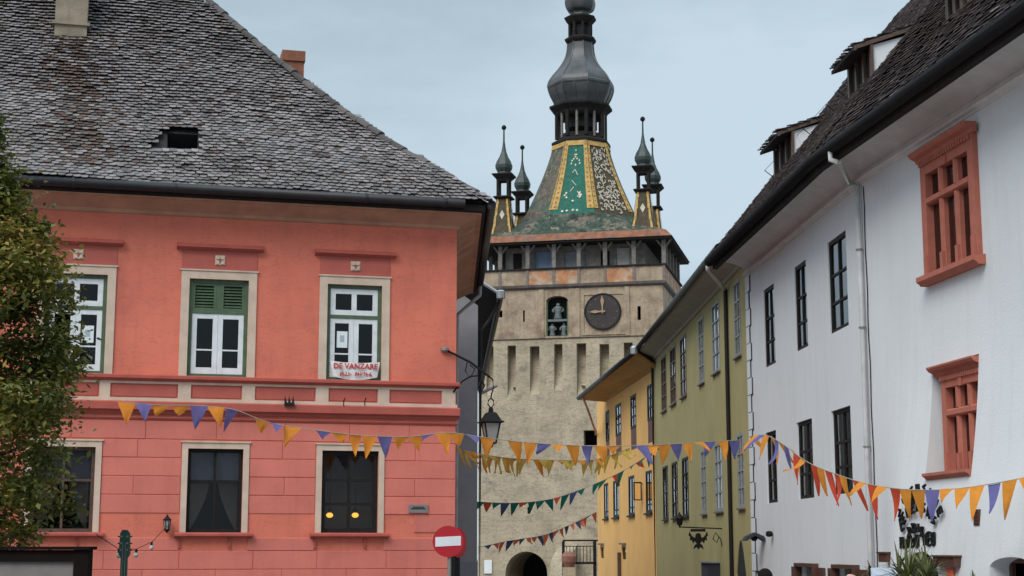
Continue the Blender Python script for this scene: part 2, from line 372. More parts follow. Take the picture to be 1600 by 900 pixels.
def surround(fr, x0, x1, z0, z1, sw, proud, m, parent, bottom=False):
    mb = MB(); mb.box(x0 - sw, x0, -proud, .02, z0, z1 + sw); mb.box(x1, x1 + sw, -proud, .02, z0, z1 + sw); mb.box(x0, x1, -proud + .002, .02, z1, z1 + sw)
    mb.box(x0 - sw - .025, x1 + sw + .025, -proud - .02, .02, z1 + sw, z1 + sw + .03)
    return fr.part('surround', mb, m, parent)

TILE_ARC = ((-.5, .045), (-.28, .012), (0, 0), (.28, .012), (.5, .045))
def tile_mb(w, L, h0=.074, th=.018):
    mb = MB(); top = [(u * w * .97, t, h0 * (1 - t / L)) for u, t in TILE_ARC] + [(w * .485, L, 0), (-w * .485, L, 0)]
    bot = [(x, y + .004, z - th) for x, y, z in top[:5]]
    return mb.add(top + bot, [(0, 1, 2, 3, 4, 5, 6)] + [(i, i + 7, i + 8, i + 1) for i in range(4)])

def tile_field(o, u, v, n, v0, v1, umin, umax, w, ex, skip=None, wob=None, singles=0, place=None, second=None):
    """rows of plain tiles on a plane; the first `singles` rows are handed to place(), the rest returned as one mesh"""
    mb = MB(); mb_b = MB(); t0 = tile_mb(w, ex * 1.9); r = 0; vv = v0
    while vv < v1:
        a = umin(vv) + (w / 2 if r % 2 else 0); b = umax(vv)
        while a < b:
            uu = a + w / 2 + R.uniform(-.008, .008); q = vv + R.uniform(-.014, .014); lift = max(0, R.gauss(.004, .010)); j = R.gauss(0, .03)
            if R.random() < .03: j *= 3; q -= R.uniform(0, .05); lift += .015
            if wob: lift += wob(uu, vv)
            a += w
            if uu + w * .4 > b or (skip and skip(uu, q)): continue
            if r < singles: place(uu, q, lift, j); continue
            cj, sj = math.cos(j), math.sin(j)
            P = o + u * uu + v * q + n * lift
            (mb_b if second and second(uu, q) else mb).add([P + u * (x * cj - y * sj) + v * (x * sj + y * cj) + n * z for x, y, z in t0.v], t0.f)
        vv += ex; r += 1
    return (mb, mb_b) if second else mb

def vround(cx, z0, z1, n=10):                         # arch outline helper (top half circle points)
    return [(cx + math.cos(a) * z0, z1 + math.sin(a) * z0) for a in [math.pi * k / n for k in range(n + 1)]]

# ------------------------------------------------------------------ pink corner house
P = Frame(-1.1816, 33.0, 14, gz(33))
tag(P.root('pink_house'), 'salmon pink two storey corner house with dark tiled hip roof', 'house')
UW = [(-8.39, -7.21), (-5.585, -4.385), (-2.755, -1.605)]      # upper openings
LW = [(-8.50, -7.30), (-5.50, -4.40), (-2.80, -1.63)]          # lower openings
UZ = (5.07, 7.07); LZ = (1.93, 3.60)
holes = [(a, b, *UZ, .2) for a, b in UW] + [(a, b, *LZ, .2) for a, b in LW]
SD = Vector((.2005, .9797, 0)); SN = Vector((.9797, -.2005, 0)); SL = 10.0
mb = MB(); mb.wall(-14, 0, -1.2, 8.6, holes)
B = SD * SL
mb.quad((0, 0, -1.2), (B.x, B.y, -1.2), (B.x, B.y, 8.6), (0, 0, 8.6)); mb.quad((B.x, B.y, -1.2), (-14, B.y, -1.2), (-14, B.y, 8.6), (B.x, B.y, 8.6)); mb.quad((-14, B.y, -1.2), (-14, 0, -1.2), (-14, 0, 8.6), (-14, B.y, 8.6))
P.part('wall', mb, pink)
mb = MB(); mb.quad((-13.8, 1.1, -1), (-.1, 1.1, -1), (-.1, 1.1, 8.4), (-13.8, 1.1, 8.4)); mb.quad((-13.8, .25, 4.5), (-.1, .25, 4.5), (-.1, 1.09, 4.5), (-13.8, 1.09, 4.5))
P.part('interior_dark_sheet', mb, dark_in)  # one black sheet behind the windows in place of unlit rooms

# upper windows: green frames, white sashes
for i, (a, b) in enumerate(UW):
    z0, z1 = UZ; mb = MB(); y = .05; g = .075
    zt = z0 + (z1 - z0) * .665
    mb.box(a, a + g, y, y + .1, z0, z1); mb.box(b - g, b, y, y + .1, z0, z1); mb.box(a + g, b - g, y + .002, y + .1, z1 - g, z1); mb.box(a + g, b - g, y + .002, y + .1, z0, z0 + .05); mb.box(a + g, b - g, y + .004, y + .1, zt - .035, zt + .035)
    w = P.part('window', mb, green_paint)
    cells = []
    if i == 1:
        mb = MB(); mid = (a + b) / 2
        mb.box(mid - .05, mid + .05, y + .02, y + .08, zt + .036, z1 - g)
        P.part('mullion', mb, green_paint, w)
        for xa, xb in ((a + g, mid - .051), (mid + .051, b - g)):
            mb = MB(); mb.box(xa, xa + .05, y + .015, y + .07, zt + .036, z1 - g); mb.box(xb - .05, xb, y + .015, y + .07, zt + .036, z1 - g); mb.box(xa + .05, xb - .05, y + .016, y + .07, zt + .036, zt + .086); mb.box(xa + .05, xb - .05, y + .016, y + .07, z1 - g - .05, z1 - g)
            P.part('shutter_frame', mb, green_paint, w)
            for k in range(7):
                zz = zt + .115 + k * .062; q = MB()
                q.add([(xa + .05, y + .03, zz), (xb - .05, y + .03, zz), (xb - .05, y + .075, zz + .045), (xa + .05, y + .075, zz + .045), (xa + .05, y + .03, zz - .008), (xb - .05, y + .03, zz - .008)], [(0, 1, 2, 3), (4, 5, 1, 0)])
                P.part('slat', q, green_paint, w)
            P.part('backing', MB().quad((xa, y + .09, zt + .03), (xb, y + .09, zt + .03), (xb, y + .09, z1 - g), (xa, y + .09, z1 - g)), dark_frame, w)
    else:
        mb = MB(); cells += frame_bars(mb, a + g + .003, b - g - .003, zt + .038, z1 - g - .003, y + .02, .06, .105, 2, (), .105); P.part('sash', mb, white_paint, w)
    mid = (a + b) / 2
    for xa, xb in ((a + g + .003, mid - .002), (mid + .002, b - g - .003)):
        mb = MB(); cells += frame_bars(mb, xa, xb, z0 + .055, zt - .038, y + .02, .06, .10, 1, (.36,), .03, fb=.13); P.part('sash', mb, white_paint, w)
    pane_objs(P, cells, y + .06, w)
    surround(P, a, b, z0 - .01, z1, .165, .035, cream, w)
    P.part('lintel_panel', MB().box(a - .165, b + .165, -.018, .02, z1 + .20, 7.665), red_panel, w)
    mb = MB(); mb.prof_x([(.02, 7.665), (-.05, 7.665), (-.10, 7.70), (-.14, 7.71), (-.14, 7.77), (-.10, 7.79), (.02, 7.80)], a - .28, b + .28); P.part('hood', mb, red_trim, w)
    mb = MB(); cx = mid; cz = 7.47
    mb.box(cx - .10, cx + .10, -.035, .0, cz - .10, cz + .10)
    for dx, dz in ((-.05, -.05), (.05, -.05), (.05, .05), (-.05, .05)): mb.lathe([(.045, 0), (.03, .015)], 8, (0, 0, 0)) if False else mb.box(cx + dx - .032, cx + dx + .032, -.055, -.035, cz + dz - .032, cz + dz + .032)
    P.part('rosette', mb, cream, w)
    P.part('rosette_core', MB().box(cx - .022, cx + .022, -.066, -.036, cz - .022, cz + .022), red_trim, w)

# lower windows: dark frames in cream surrounds
for i, (a, b) in enumerate(LW):
    z0, z1 = LZ; mb = MB(); y = .09
    if i == 2: cells = frame_bars(mb, a, b, z0, z1, y, .07, .09, 2, (.33, .66), .055)
    else: cells = frame_bars(mb, a, b, z0, z1, y, .07, .07, 2, (.62,), .05)
    w = P.part('window', mb, dark_frame if i else brown_frame); pane_objs(P, cells, y + .04, w)
    surround(P, a, b, z0, z1, .12, .035, cream, w)
    mb = MB(); mb.prof_x([(.02, 1.83), (-.10, 1.83), (-.15, 1.86), (-.15, 1.90), (-.13, 1.925), (.02, 1.93)], a - .22, b + .22); P.part('sill', mb, red_trim, w)
    for xx in (a - .14, (a + b) / 2 + .3): P.part('sill_bracket', MB().prism([(xx, 1.83), (xx, 1.62), (xx + .035, 1.62), (xx + .035, 1.83)], -.05, .02), red_trim, w)
    if i < 2:                                          # roller blind and things on the window ledge
        P.part('blind', MB().quad((a + .05, y + .14, z0 + (z1 - z0) * .63), (b - .05, y + .14, z0 + (z1 - z0) * .63), (b - .05, y + .14, z1), (a + .05, y + .14, z1)), blind_m, w)
        c = MB()
        for s_ in (-1, 1):
            xe = (a + b) / 2 + s_ * .48
            for k in range(6):
                t0, t1 = k / 6, (k + 1) / 6
                w0 = .36 * (1 - t0 ** 1.5) + .03; w1 = .36 * (1 - t1 ** 1.5) + .03
                zt_ = z0 + 1.0
                c.quad((xe, y + .3, zt_ - t0 * .95), (xe - s_ * w0, y + .32, zt_ - t0 * .95), (xe - s_ * w1, y + .32, zt_ - t1 * .95), (xe, y + .3, zt_ - t1 * .95))
        P.part('curtain', c, beige_in, w)
    else: P.part('reflection_sheet', MB().quad((a - .3, 1.0, z0 - .3), (b + .3, 1.0, z0 - .3), (b + .3, 1.0, z1 + .3), (a - .3, 1.0, z1 + .3)), beige_in, w)  # beige sheet behind the glass imitates warm reflections in the panes
for k, px in enumerate((515, 555)):
    x, z = P.at(px, 805, .45); e = P.thing('pendant_lamp', x, .45, z)
    tag(e, 'small glowing yellow lamp behind the pink house ground floor window', 'lamp', 'lit lamps behind the dark ground floor window')
    MB().lathe([(.02, -.05), (.055, -.035), (.075, 0), (.055, .035), (.03, .05)], 12).obj('bulb', bulb_on, e, True)
    MB().tube([(0, 0, .07), (0, 0, 1.2)], .008, 6).obj('cable', black_iron, e)
    MB().lathe([(.035, .07), (.05, .075), (.03, .13)], 10).obj('socket', black_iron, e)

# belt course
mb = MB(); mb.prof_x([(.02, 4.93), (-.05, 4.93), (-.09, 4.97), (-.14, 4.985), (-.14, 5.04), (-.10, 5.06), (.02, 5.06)], -14, .06); P.part('sill_course', mb, red_trim)
mb = MB(); mb.prof_x([(.02, 4.28), (-.05, 4.28), (-.06, 4.33), (-.14, 4.36), (-.14, 4.50), (-.08, 4.53), (.02, 4.53)], -14, .06); P.part('string_course', mb, red_trim)
mb = MB(); mb.prof_x([(.02, 4.17), (-.035, 4.17), (-.05, 4.20), (-.035, 4.23), (.02, 4.23)], -14, .04); P.part('string_course', mb, red_trim)
P.part('band_rail', MB().box(-14, .02, -.045, .01, 4.885, 4.93), cream); P.part('band_rail', MB().box(-14, .02, -.045, .01, 4.53, 4.60), cream)
BX = [P.at(px, 615)[0] for px in (50, 155, 172, 278, 298, 378, 398, 493, 513, 590, 608, 690, 711)]
P.part('band_bar', MB().box(BX[0] - .25, BX[0], -.043, .01, 4.60, 4.885), cream)
for a, b in zip(BX[1::2], BX[2::2]): P.part('band_bar', MB().box(a, b, -.043, .01, 4.60, 4.885), cream)
for a, b in zip(BX[::2], BX[1::2]): P.part('band_panel', MB().box(a + .03, b - .03, -.02, .01, 4.63, 4.855), red_panel)

# rusticated blocks of the ground floor
zrow = [4.17 - .02] + [1.93 + .368 * k for k in range(5, -8, -1)]
for r in range(len(zrow) - 1):
    z1, z0 = zrow[r], zrow[r + 1] + .009
    segs = [(-10.6, 0)]
    for a, b in LW:
        lo, hi = LZ[0] - .1, LZ[1] + .15
        if z1 > lo + .02 and z0 < hi: segs = [s for (c, d) in segs for s in ((c, min(d, a - .125)), (max(c, b + .125), d)) if s[1] - s[0] > .05]
    for c, d in segs:
        x = c; first = (.5 if r % 2 else 1.0)
        while x < d - .01:
            L = 1.36 * (first if x == c else 1) * R.uniform(.92, 1.08); e = min(d, x + L)
            if d - e < .3: e = d
            mb = MB(); bx = .009; pr = .015 + R.uniform(-.003, .003); x1 = e - (.006 if R.random() < .6 else .001)
            zc1 = z1
            if (z1 > 1.82 and z0 < 1.94) and any(x < b + .23 and x1 > a - .23 for a, b in LW): zc1 = min(z1, 1.825)
            if zc1 - z0 > .05:
                mb.add([(x, 0, z0), (x1, 0, z0), (x1, 0, zc1), (x, 0, zc1), (x + bx, -pr, z0 + bx), (x1 - bx, -pr, z0 + bx), (x1 - bx, -pr, zc1 - bx), (x + bx, -pr, zc1 - bx)], [(4, 5, 6, 7), (0, 1, 5, 4), (1, 2, 6, 5), (2, 3, 7, 6), (3, 0, 4, 7)])
                P.part('block', mb, pink_block)
            x = e

# eaves
def mitre(d): return (.816 * d, -d)
EP = [(-14, 0, 0, -1), (0, 0, .816, -1), (B.x, B.y, SN.x, SN.y)]
P.part('cornice', MB().sweep(EP, [(-.02, 8.34), (.05, 8.37), (.08, 8.43), (.42, 8.60), (.52, 8.61), (.52, 8.73), (-.02, 8.73)]), soffit_brown)
P.part('eave_board', MB().sweep(EP, [(.525, 8.64), (.60, 8.66), (.60, 8.80), (.525, 8.80)]), dark_wood)
EPs = EP[:2] + [(B.x * .98, B.y * .98, SN.x, SN.y)]
circ = lambda o, z, r, n=10: [(o + r * math.cos(2 * math.pi * k / n), z + r * math.sin(2 * math.pi * k / n)) for k in range(n)]
gut = P.part('gutter', MB().sweep([(-14, 0, 0, -1), (.01, 0, 0, -1)], circ(.70, 8.79, .10)), gutter_m, smooth=True)
P.part('gutter', MB().sweep([(.02, 0, .816, -1), EPs[2]], circ(.70, 8.79, .10)), gutter_m, smooth=True)
for px in (112, 272, 570, 693): 
    x = P.at(px, 300, -.7)[0]; P.part('gutter_joint', MB().sweep([(x, 0, 0, -1), (x + .05, 0, 0, -1)], circ(.70, 8.79, .112)), gutter_m, gut)
# roof
zr = P.at(318, 1, 5.4)[1]; xr = P.at(318, 1, 5.4)[0]
E0 = Vector((.816 * .62, -.62, 8.84)); RG = Vector((xr, 5.4, zr))
vd = Vector((0, 5.4 + .62, zr - 8.84)); SLP = vd.length; vd.normalize(); ud = Vector((1, 0, 0)); nd = ud.cross(vd)
slope = math.atan2(vd.z, vd.y); rO = Vector((0, -.62, 8.84))
umax = lambda v: E0.x + (xr - E0.x) * v / SLP
def roof_uv(px, py):
    r = ray(px, py); rl = Vector((r.dot(P.x), r.dot(P.y), r.z)); c = Vector(((CAM - P.o).dot(P.x), (CAM - P.o).dot(P.y), CAM.z))
    t = (rO - c).dot(nd) / rl.dot(nd); q = c + rl * t - rO; return q.x, q.dot(vd)
h0 = roof_uv(262, 231); h1 = roof_uv(310, 198)
HU = (h0[0], h1[0]); HV = (h0[1], h1[1])
sag = lambda v: -.26 * math.sin(math.pi * min(1, max(0, v / SLP)))
def rp(u, v, n=0): return rO + ud * u + vd * v + nd * (n + sag(v))
mb = MB()
vbr = sorted([SLP * k / 10 for k in range(11)] + [HV[0], HV[1]])
for va, vb in zip(vbr, vbr[1:]):
    if HV[0] - .001 <= va < HV[1] - .001: mb.quad(rp(-14, va), rp(HU[0], va), rp(HU[0], vb), rp(-14, vb)); mb.quad(rp(HU[1], va), rp(umax(va), va), rp(umax(vb), vb), rp(HU[1], vb))
    else: mb.quad(rp(-14, va), rp(umax(va), va), rp(umax(vb), vb), rp(-14, vb))
BK = Vector((B.x + .6, B.y + .6, 8.84)); BL = Vector((-14, B.y + .6, 8.84))
HP = [E0.lerp(RG, k / 10) + Vector((.06, 0, 1.25 * sag(SLP * k / 10))) for k in range(11)]
for a, b in zip(HP, HP[1:]): mb.add([a, BK, b], [(0, 1, 2)])
mb.add([BK, BL, (-14, 5.4, zr), RG], [(0, 1, 2, 3)])
roof = P.part('roof', mb, deck_m)
TWD, TEX = .15, .128
tshared = tile_mb(TWD, TEX * 1.9).mesh('tile', tile_m)
def place_tile(u, v, lift, j):
    o = D.objects.new('tile', tshared); COL.objects.link(o); o.parent = roof
    p = rp(u, v, lift - sag(v)); o.location = (p.x, p.y, p.z - P.base); o.rotation_euler = (slope, 0, 0)
    o.rotation_euler = (Matrix(((1, 0, 0), (0, vd.y, nd.y), (0, vd.z, nd.z))) @ Matrix.Rotation(j, 3, 'Z')).to_euler()
wobf = lambda u, v: .055 + .03 * math.sin(u * 1.3 + v * .6) + .02 * math.sin(v * 2.1 + u * .4) + sag(v)
uch = roof_uv(108, 50)
rusty = lambda u, v: v < uch[1] + .2 and R.random() < .8 * math.exp(-((u - uch[0] - .12 * (uch[1] - v)) / .55) ** 2) or R.random() < .05
hatch = lambda u, v: HU[0] - .10 - .25 * (HV[1] - v) + .1 * math.sin(v * 19) < u < HU[1] + .08 + .06 * math.sin(v * 23) and HV[0] - .12 < v < HV[1] - .0
tm = tile_field(rO, ud, vd, nd, -.06, SLP - .1, lambda v: -10.2, lambda v: umax(v) + .05, TWD, TEX, hatch, wobf, 4, place_tile, rusty)
tag(P.part('roof_tiles', tm[0], tile_m, roof), kind='stuff'); tag(P.part('roof_tiles', tm[1], tile_b, roof), kind='stuff')
mb = MB(); a, b = HU; c, d = HV
for q in ((rp(a, c), rp(b, c), rp(b, c, -.7), rp(a, c, -.7)), (rp(b, d), rp(a, d), rp(a, d, -.7), rp(b, d, -.7)), (rp(a, d), rp(a, c), rp(a, c, -.7), rp(a, d, -.7)), (rp(b, c), rp(b, d), rp(b, d, -.7), rp(b, c, -.7)), (rp(a, c, -.7), rp(b, c, -.7), rp(b, d, -.7), rp(a, d, -.7))): mb.quad(*q)
P.part('roof_hatch', mb, dark_in, roof)  # lining coloured near-black to deepen the shade of the hole
mb = MB(); mb.add([rp(a - .02, c - .10, .05), rp(b + .04, c - .10, .05), rp(b + .04, c + .02, .07), rp(a - .02, c + .02, .07), rp(a - .02, c - .10, .0), rp(b + .04, c - .10, .0)], [(0, 1, 2, 3), (4, 5, 1, 0)]); P.part('hatch_board', mb, brown_frame, roof)
# hip and ridge tiles, each its own piece
def cap_tile(p, q, r=.12, lift=.03):
    mb = MB(); ax = (q - p).normalized(); s_ = ax.cross(Vector((0, 0, 1))).normalized(); u_ = s_.cross(ax).normalized(); n = 6
    for k, (pp, rr) in enumerate(((p, r * 1.12), (q, r * .9))):
        for i in range(n + 1):
            an = math.pi * i / n; w_ = pp + s_ * math.cos(an) * rr + u_ * (math.sin(an) * rr * .8 + lift - .05); mb.v.append(tuple(w_))
    for i in range(n): mb.f.append((i, i + 1, i + n + 2, i + n + 1))
    mb.f.append(tuple(range(n + 1)))
    return mb
NH = 26
for k in range(NH):
    dS = lambda t: Vector((.06, 0, 1.25 * sag(t * SLP) + .05)); p = E0.lerp(RG, k / NH) + dS(k / NH); q = E0.lerp(RG, (k + 1.12) / NH) + dS((k + 1.12) / NH); j = Vector((0, 0, R.uniform(-.015, .03)))
    P.part('ridge_tile', cap_tile(p + j, q + j), ridge_m, roof)
k = 0; x = RG.x
while x > -10.5:
    P.part('ridge_tile', cap_tile(Vector((x, 5.4, zr + R.uniform(0, .03))), Vector((x - .42, 5.4, zr + .01))), ridge_m, roof); x -= .38
# chimneys
u, v = roof_uv(110, 50); c = rp(u, v)
mb = MB(); mb.box(c.x - .36, c.x + .36, c.y - .05, c.y + .62, c.z - .5, c.z + 1.6); mb.box(c.x - .42, c.x + .42, c.y - .10, c.y + .67, c.z + .33, c.z + .40); ch = P.part('chimney', mb, chim_beige, roof)
mb = MB(); mb.box(c.x - .45, c.x + .45, c.y - .14, c.y + .72, c.z + 1.6, c.z + 1.75); P.part('chimney', mb, chim_beige, roof)
Y2 = 7.6; x0, zt = P.at(441, 78, Y2); x1, zb = P.at(476, 135, Y2); xm = P.at(441, 94, Y2)[1]
mb = MB(); mb.box(x0 + .03, x1 - .03, Y2, Y2 + .5, zb - 1.5, xm); mb.box(x0, x1, Y2 - .04, Y2 + .54, xm + .002, zt); P.part('chimney', mb, brick_m, roof)
# downpipe from the side gutter
g0 = Vector((B.x * .93, B.y * .93, 0)) + SN * .7
P.part('downpipe', MB().tube([(g0.x, g0.y, 8.72), (g0.x, g0.y, 8.45), (B.x * .93 + SN.x * .08, B.y * .93 + SN.y * .08, 7.9), (B.x * .93 + SN.x * .08, B.y * .93 + SN.y * .08, 0)], .055, 8), zinc)

# things on the pink house
e = P.thing('cloth_banner', *[P.at(555, 582, -.05)[0], -.05, P.at(555, 594, -.05)[1]])
tag(e, 'white cloth banner with red hand lettering hung below an upper window', 'banner')
mb = MB(); N = 12
def bz(t): return .0 + .07 * (2 * t - 1) ** 2
for k in range(N):
    t0, t1 = k / N, (k + 1) / N; xa, xb = -.52 + 1.04 * t0, -.52 + 1.04 * t1
    wv = lambda t: -.02 - .015 * math.sin(t * 17)
    for (za, zb_) in ((0, .5), (.5, 1)):
        f = lambda t, s: (-.52 + 1.04 * t + (.06 if t < .5 else -.06) * (1 - s) * abs(2 * t - 1), wv(t) - .01 * math.sin(s * 5), bz(t) * (1 - s) + (.36 + .03 * (2 * t - 1) ** 2) * s)
        mb.quad(f(t0, za), f(t1, za), f(t1, zb_), f(t0, zb_))
mb.obj('cloth', cloth_w, e, True)
def text_mesh(txt, size, name, m, parent, loc, shear=0, bold=.0, ext=.003):
    c = D.curves.new(name, 'FONT'); c.body = txt; c.size = size; c.align_x = 'CENTER'; c.shear = shear; c.offset = bold; c.extrude = ext; c.resolution_u = 2
    o = D.objects.new(name, c); COL.objects.link(o); dg = bpy.context.evaluated_depsgraph_get(); me = D.meshes.new_from_object(o.evaluated_get(dg)); D.objects.remove(o); 
    me.materials.clear(); me.materials.append(m); n = D.objects.new(name, me); COL.objects.link(n); n.parent = parent; n.location = loc; n.rotation_euler = (math.pi / 2, 0, 0); return n
text_mesh('DE VANZARE', .155, 'lettering', red_ink, e, (0, -.05, .235), bold=.004)
mb = MB()
x = -.32
while x < .36:                                         # second hand written line, not legible
    if not (-.1 < x < -.04 or .12 < x < .17):
        z0 = .075; h = .09
        mb.tube([(x, -.052, z0), (x + R.uniform(-.01, .02), -.052, z0 + h)], .009, 4); mb.tube([(x + .01, -.052, z0 + h * R.choice((.1, .5, .95))), (x + .05, -.052, z0 + h * R.choice((.1, .5, .9)))], .008, 4)
    x += .062
mb.obj('lettering', red_ink, e)
for (pxa, pya, pxb, pyb, lab) in ((127, 509, 147, 535, 'white paper notice in the pink house window half hidden by the tree'), (526, 518, 543, 543, 'white paper notice taped in the pink house window above the banner')):
    xa, za = P.at(pxa, pyb, .1); xb, zb = P.at(pxb, pya, .1); e = P.thing('paper_notice', (xa + xb) / 2, .097, za)
    tag(e, lab, 'notice'); w_ = (xb - xa) / 2; h_ = zb - za
    MB().box(-w_, w_, 0, .004, 0, h_).obj('sheet', paper, e); MB().box(-w_ * .4, w_ * .4, -.003, -.001, h_ * .35, h_ * .75).obj('print', ink, e)
# plaque
x, z = P.at(653, 796); e = P.thing('wall_plaque', x, -.03, z - .07); tag(e, 'small dark metal plaque on the pink wall', 'plaque')
MB().box(-.2, .2, -.02, .02, 0, .17).obj('plate', steel, e); MB().box(-.15, .15, -.026, -.018, .075, .095).obj('lettering', black_iron, e); MB().box(-.12, .12, -.026, -.018, .11, .125).obj('lettering', black_iron, e)
# crown ornament and hooks
x, z = P.at(452, 634, -.15); e = P.thing('iron_coronet', x, -.15, z); tag(e, 'little dark iron crown standing on the pink house belt course', 'ornament')
MB().box(-.10, .10, -.05, .05, 0, .06).obj('band', dark_frame, e)
for k in range(3): MB().prism([(-.10 + .075 * k, .06), (-.05 + .075 * k, .06), (-.085 + .085 * k - .01, .21)], -.02, .02).obj('point', dark_frame, e)
for k, (px, lab) in enumerate(((537, 'thin iron hook on the belt course, the one nearer the iron crown'), (570, 'thin iron hook on the belt course, the one nearer the street lantern'), (322, 'thin iron hook on the belt course between crown and house corner'))):
    if k == 2: continue
    x, z = P.at(px, 634, -.15); o = MB().tube([(0, 0, 0), (0, -.01, .10), (.02, -.05, .16)], .012, 6).obj('iron_hook', black_iron); o.location = P.w(x, -.14, z); o.rotation_euler = (0, 0, P.a); tag(o, lab, 'hook', 'iron hooks on the belt course')

def lantern(root, s=1.0, m=black_iron, off=(0, 0, 0)):   # hanging four sided lantern, hook at the offset
    L = [MB().tube([(0, 0, 0), (-.05 * s, 0, -.05 * s), (-.06 * s, 0, -.12 * s), (0, 0, -.2 * s), (.06 * s, 0, -.12 * s), (.05 * s, 0, -.05 * s), (0, 0, 0)], .014 * s, 6).obj('hook', m, root),
         MB().lathe([(.03 * s, -.17 * s), (.05 * s, -.2 * s), (.06 * s, -.27 * s), (.13 * s, -.29 * s), (.25 * s, -.44 * s), (.31 * s, -.46 * s), (.31 * s, -.48 * s), (.22 * s, -.49 * s)], 4, phase=math.pi / 4).obj('cap', m, root),
         MB().lathe([(.205 * s, -.495 * s), (.115 * s, -.86 * s)], 4, phase=math.pi / 4).obj('glass', lamp_glass, root),
         MB().lathe([(.14 * s, -.86 * s), (.14 * s, -.885 * s), (.06 * s, -.9 * s), (.05 * s, -.95 * s), (.02 * s, -.97 * s)], 4, phase=math.pi / 4).obj('base', m, root)]
    for k in range(4):
        a = math.pi / 4 + k * math.pi / 2
        L.append(MB().tube([(.215 * s * math.cos(a), .215 * s * math.sin(a), -.485 * s), (.12 * s * math.cos(a), .12 * s * math.sin(a), -.86 * s)], .016 * s, 5).obj('bar', m, root))
    for o in L: o.location = off
x0, z0 = P.at(695, 546, -.06); x1, z1 = P.at(768, 589, -.3); xl, zl = P.at(767, 622, -.3)
e = P.thing('street_lantern', x0, -.06, z0); tag(e, 'black iron lantern hanging from a scrolled bracket at the pink house corner', 'lantern')
t = lambda px, py, y=-.3: (P.at(px, py, y)[0] - x0, y + .06, P.at(px, py, y)[1] - z0)
MB().tube([(0, .04, .01), t(735, 566, -.2), t(765, 589)], .028, 6).obj('bracket_arm', black_iron, e)
MB().tube([t(708, 613, -.05), t(722, 596, -.12), t(735, 588, -.2), t(748, 587, -.25)], .018, 6).obj('bracket_brace', black_iron, e)
MB().tube([t(730, 566, -.2), t(727, 580, -.18), t(735, 590, -.2), t(742, 577, -.22), t(734, 570, -.2)], .013, 6).obj('scroll', black_iron, e)
MB().tube([t(765, 589), t(770, 593), t(771, 606), t(768, 616), t(767, 623)], .016, 6).obj('scroll', black_iron, e)
MB().tube([t(752, 592), t(748, 604), t(753, 611), t(757, 602), t(753, 596)], .020, 6).obj('scroll', black_iron, e)
MB().lathe([(.05, -.05), (.09, -.02), (.09, .03), (.03, .05)], 8, (0, .02, 0)).obj('wall_mount', steel, e)
lantern(e, 1.08, off=t(767, 622))
# wall lantern by the ground floor window
x, z = P.at(261, 812); e = P.thing('wall_lantern', x, -.02, z); tag(e, 'small black wall lantern beside the pink ground floor window', 'lantern')
MB().lathe([(.01, .10), (.03, .05), (.085, 0), (.085, -.015), (.03, -.02)], 6, (0, -.12, 0)).obj('cap', black_iron, e); MB().lathe([(.065, -.02), (.045, -.19)], 6, (0, -.12, 0)).obj('glass', lamp_glass, e)
for k in range(6): MB().tube([(.068 * math.cos(k * 1.047), -.12 + .068 * math.sin(k * 1.047), -.02), (.047 * math.cos(k * 1.047), -.12 + .047 * math.sin(k * 1.047), -.19)], .009, 4).obj('bar', black_iron, e)
MB().lathe([(.055, -.19), (.055, -.21), (.015, -.25)], 6, (0, -.12, 0)).obj('base', black_iron, e); MB().tube([(0, 0, -.2), (0, -.1, -.26), (0, -.12, -.22)], .012, 6).obj('bracket', black_iron, e)
# ------------------------------------------------------------------ slate grey house beyond the pink one
G = Frame(-.978, 44.5, 0, gz(44))
tag(G.root('grey_house'), 'narrow slate grey gabled house wall behind the pink corner house', 'house')
GD = Vector((-.0427, 1, 0)).normalized(); GN = Vector((GD.y, -GD.x, 0)); GB = GD * 27
mb = MB(); mb.quad((-7, 0, -1.5), (0, 0, -1.5), (0, 0, 8.5), (-7, 0, 8.5)); mb.add([(-7, 0, 8.5), (0, 0, 8.5), (-3.5, 0, 11.0)], [(0, 1, 2)])
mb.quad((0, 0, -1.5), (GB.x, GB.y, -1.5), (GB.x, GB.y, 8.5), (0, 0, 8.5)); mb.quad((GB.x, GB.y, -1.5), (GB.x - 7, GB.y, -1.5), (GB.x - 7, GB.y, 8.5), (GB.x, GB.y, 8.5))
G.part('wall', mb, grey_wall)
G.part('plinth', MB().box(-7, .012, -.012, .3, -1.5, 1.25), mat('slate_plinth', (.25, .265, .31), .8, .1))
r0 = Vector((.62, -.45, 8.72)); r1 = GB + Vector((.62, .3, 8.72)); k0 = Vector((-3.5, -.45, 11.35)); k1 = Vector((GB.x - 3.5, GB.y + .3, 11.35)); l0 = Vector((-7.6, -.45, 8.72)); l1 = Vector((GB.x - 7.6, GB.y + .3, 8.72))
mb = MB(); up = Vector((0, 0, .09))
for a, b, c, d in ((r0, r1, k1, k0), (k0, k1, l1, l0)): mb.quad(a + up, b + up, c + up, d + up); mb.quad(d, c, b, a)
for a, b in ((r0, k0), (k0, l0), (r1, k1)): mb.quad(a, a + up, b + up, b)
rf = G.part('roof', mb, dark_wood)
G.part('gutter', MB().tube([r0 + Vector((.04, -.02, .0)), r1 + Vector((.04, 0, 0))], .09, 8), gutter_m)
G.part('verge', MB().tube([r0 + Vector((0, -.03, .05)), k0 + Vector((0, -.03, .05))], .05, 6), zinc, rf)
G.part('gutter_end', MB().lathe([(.05, -.12), (.12, -.1), (.13, .1), (.08, .14)], 8, (r0.x + .04, r0.y - .08, r0.z)), zinc)
G.part('downpipe', MB().tube([(.6, .3, 8.65), (.3, .35, 8.1), (.07, .3, 7.8), (.07, .3, -1)], .05, 8), gutter_m)
G.part('roof_bracket', MB().tube([(.05, .5, 6.0), (.55, .5, 6.25)], .05, 6), zinc)

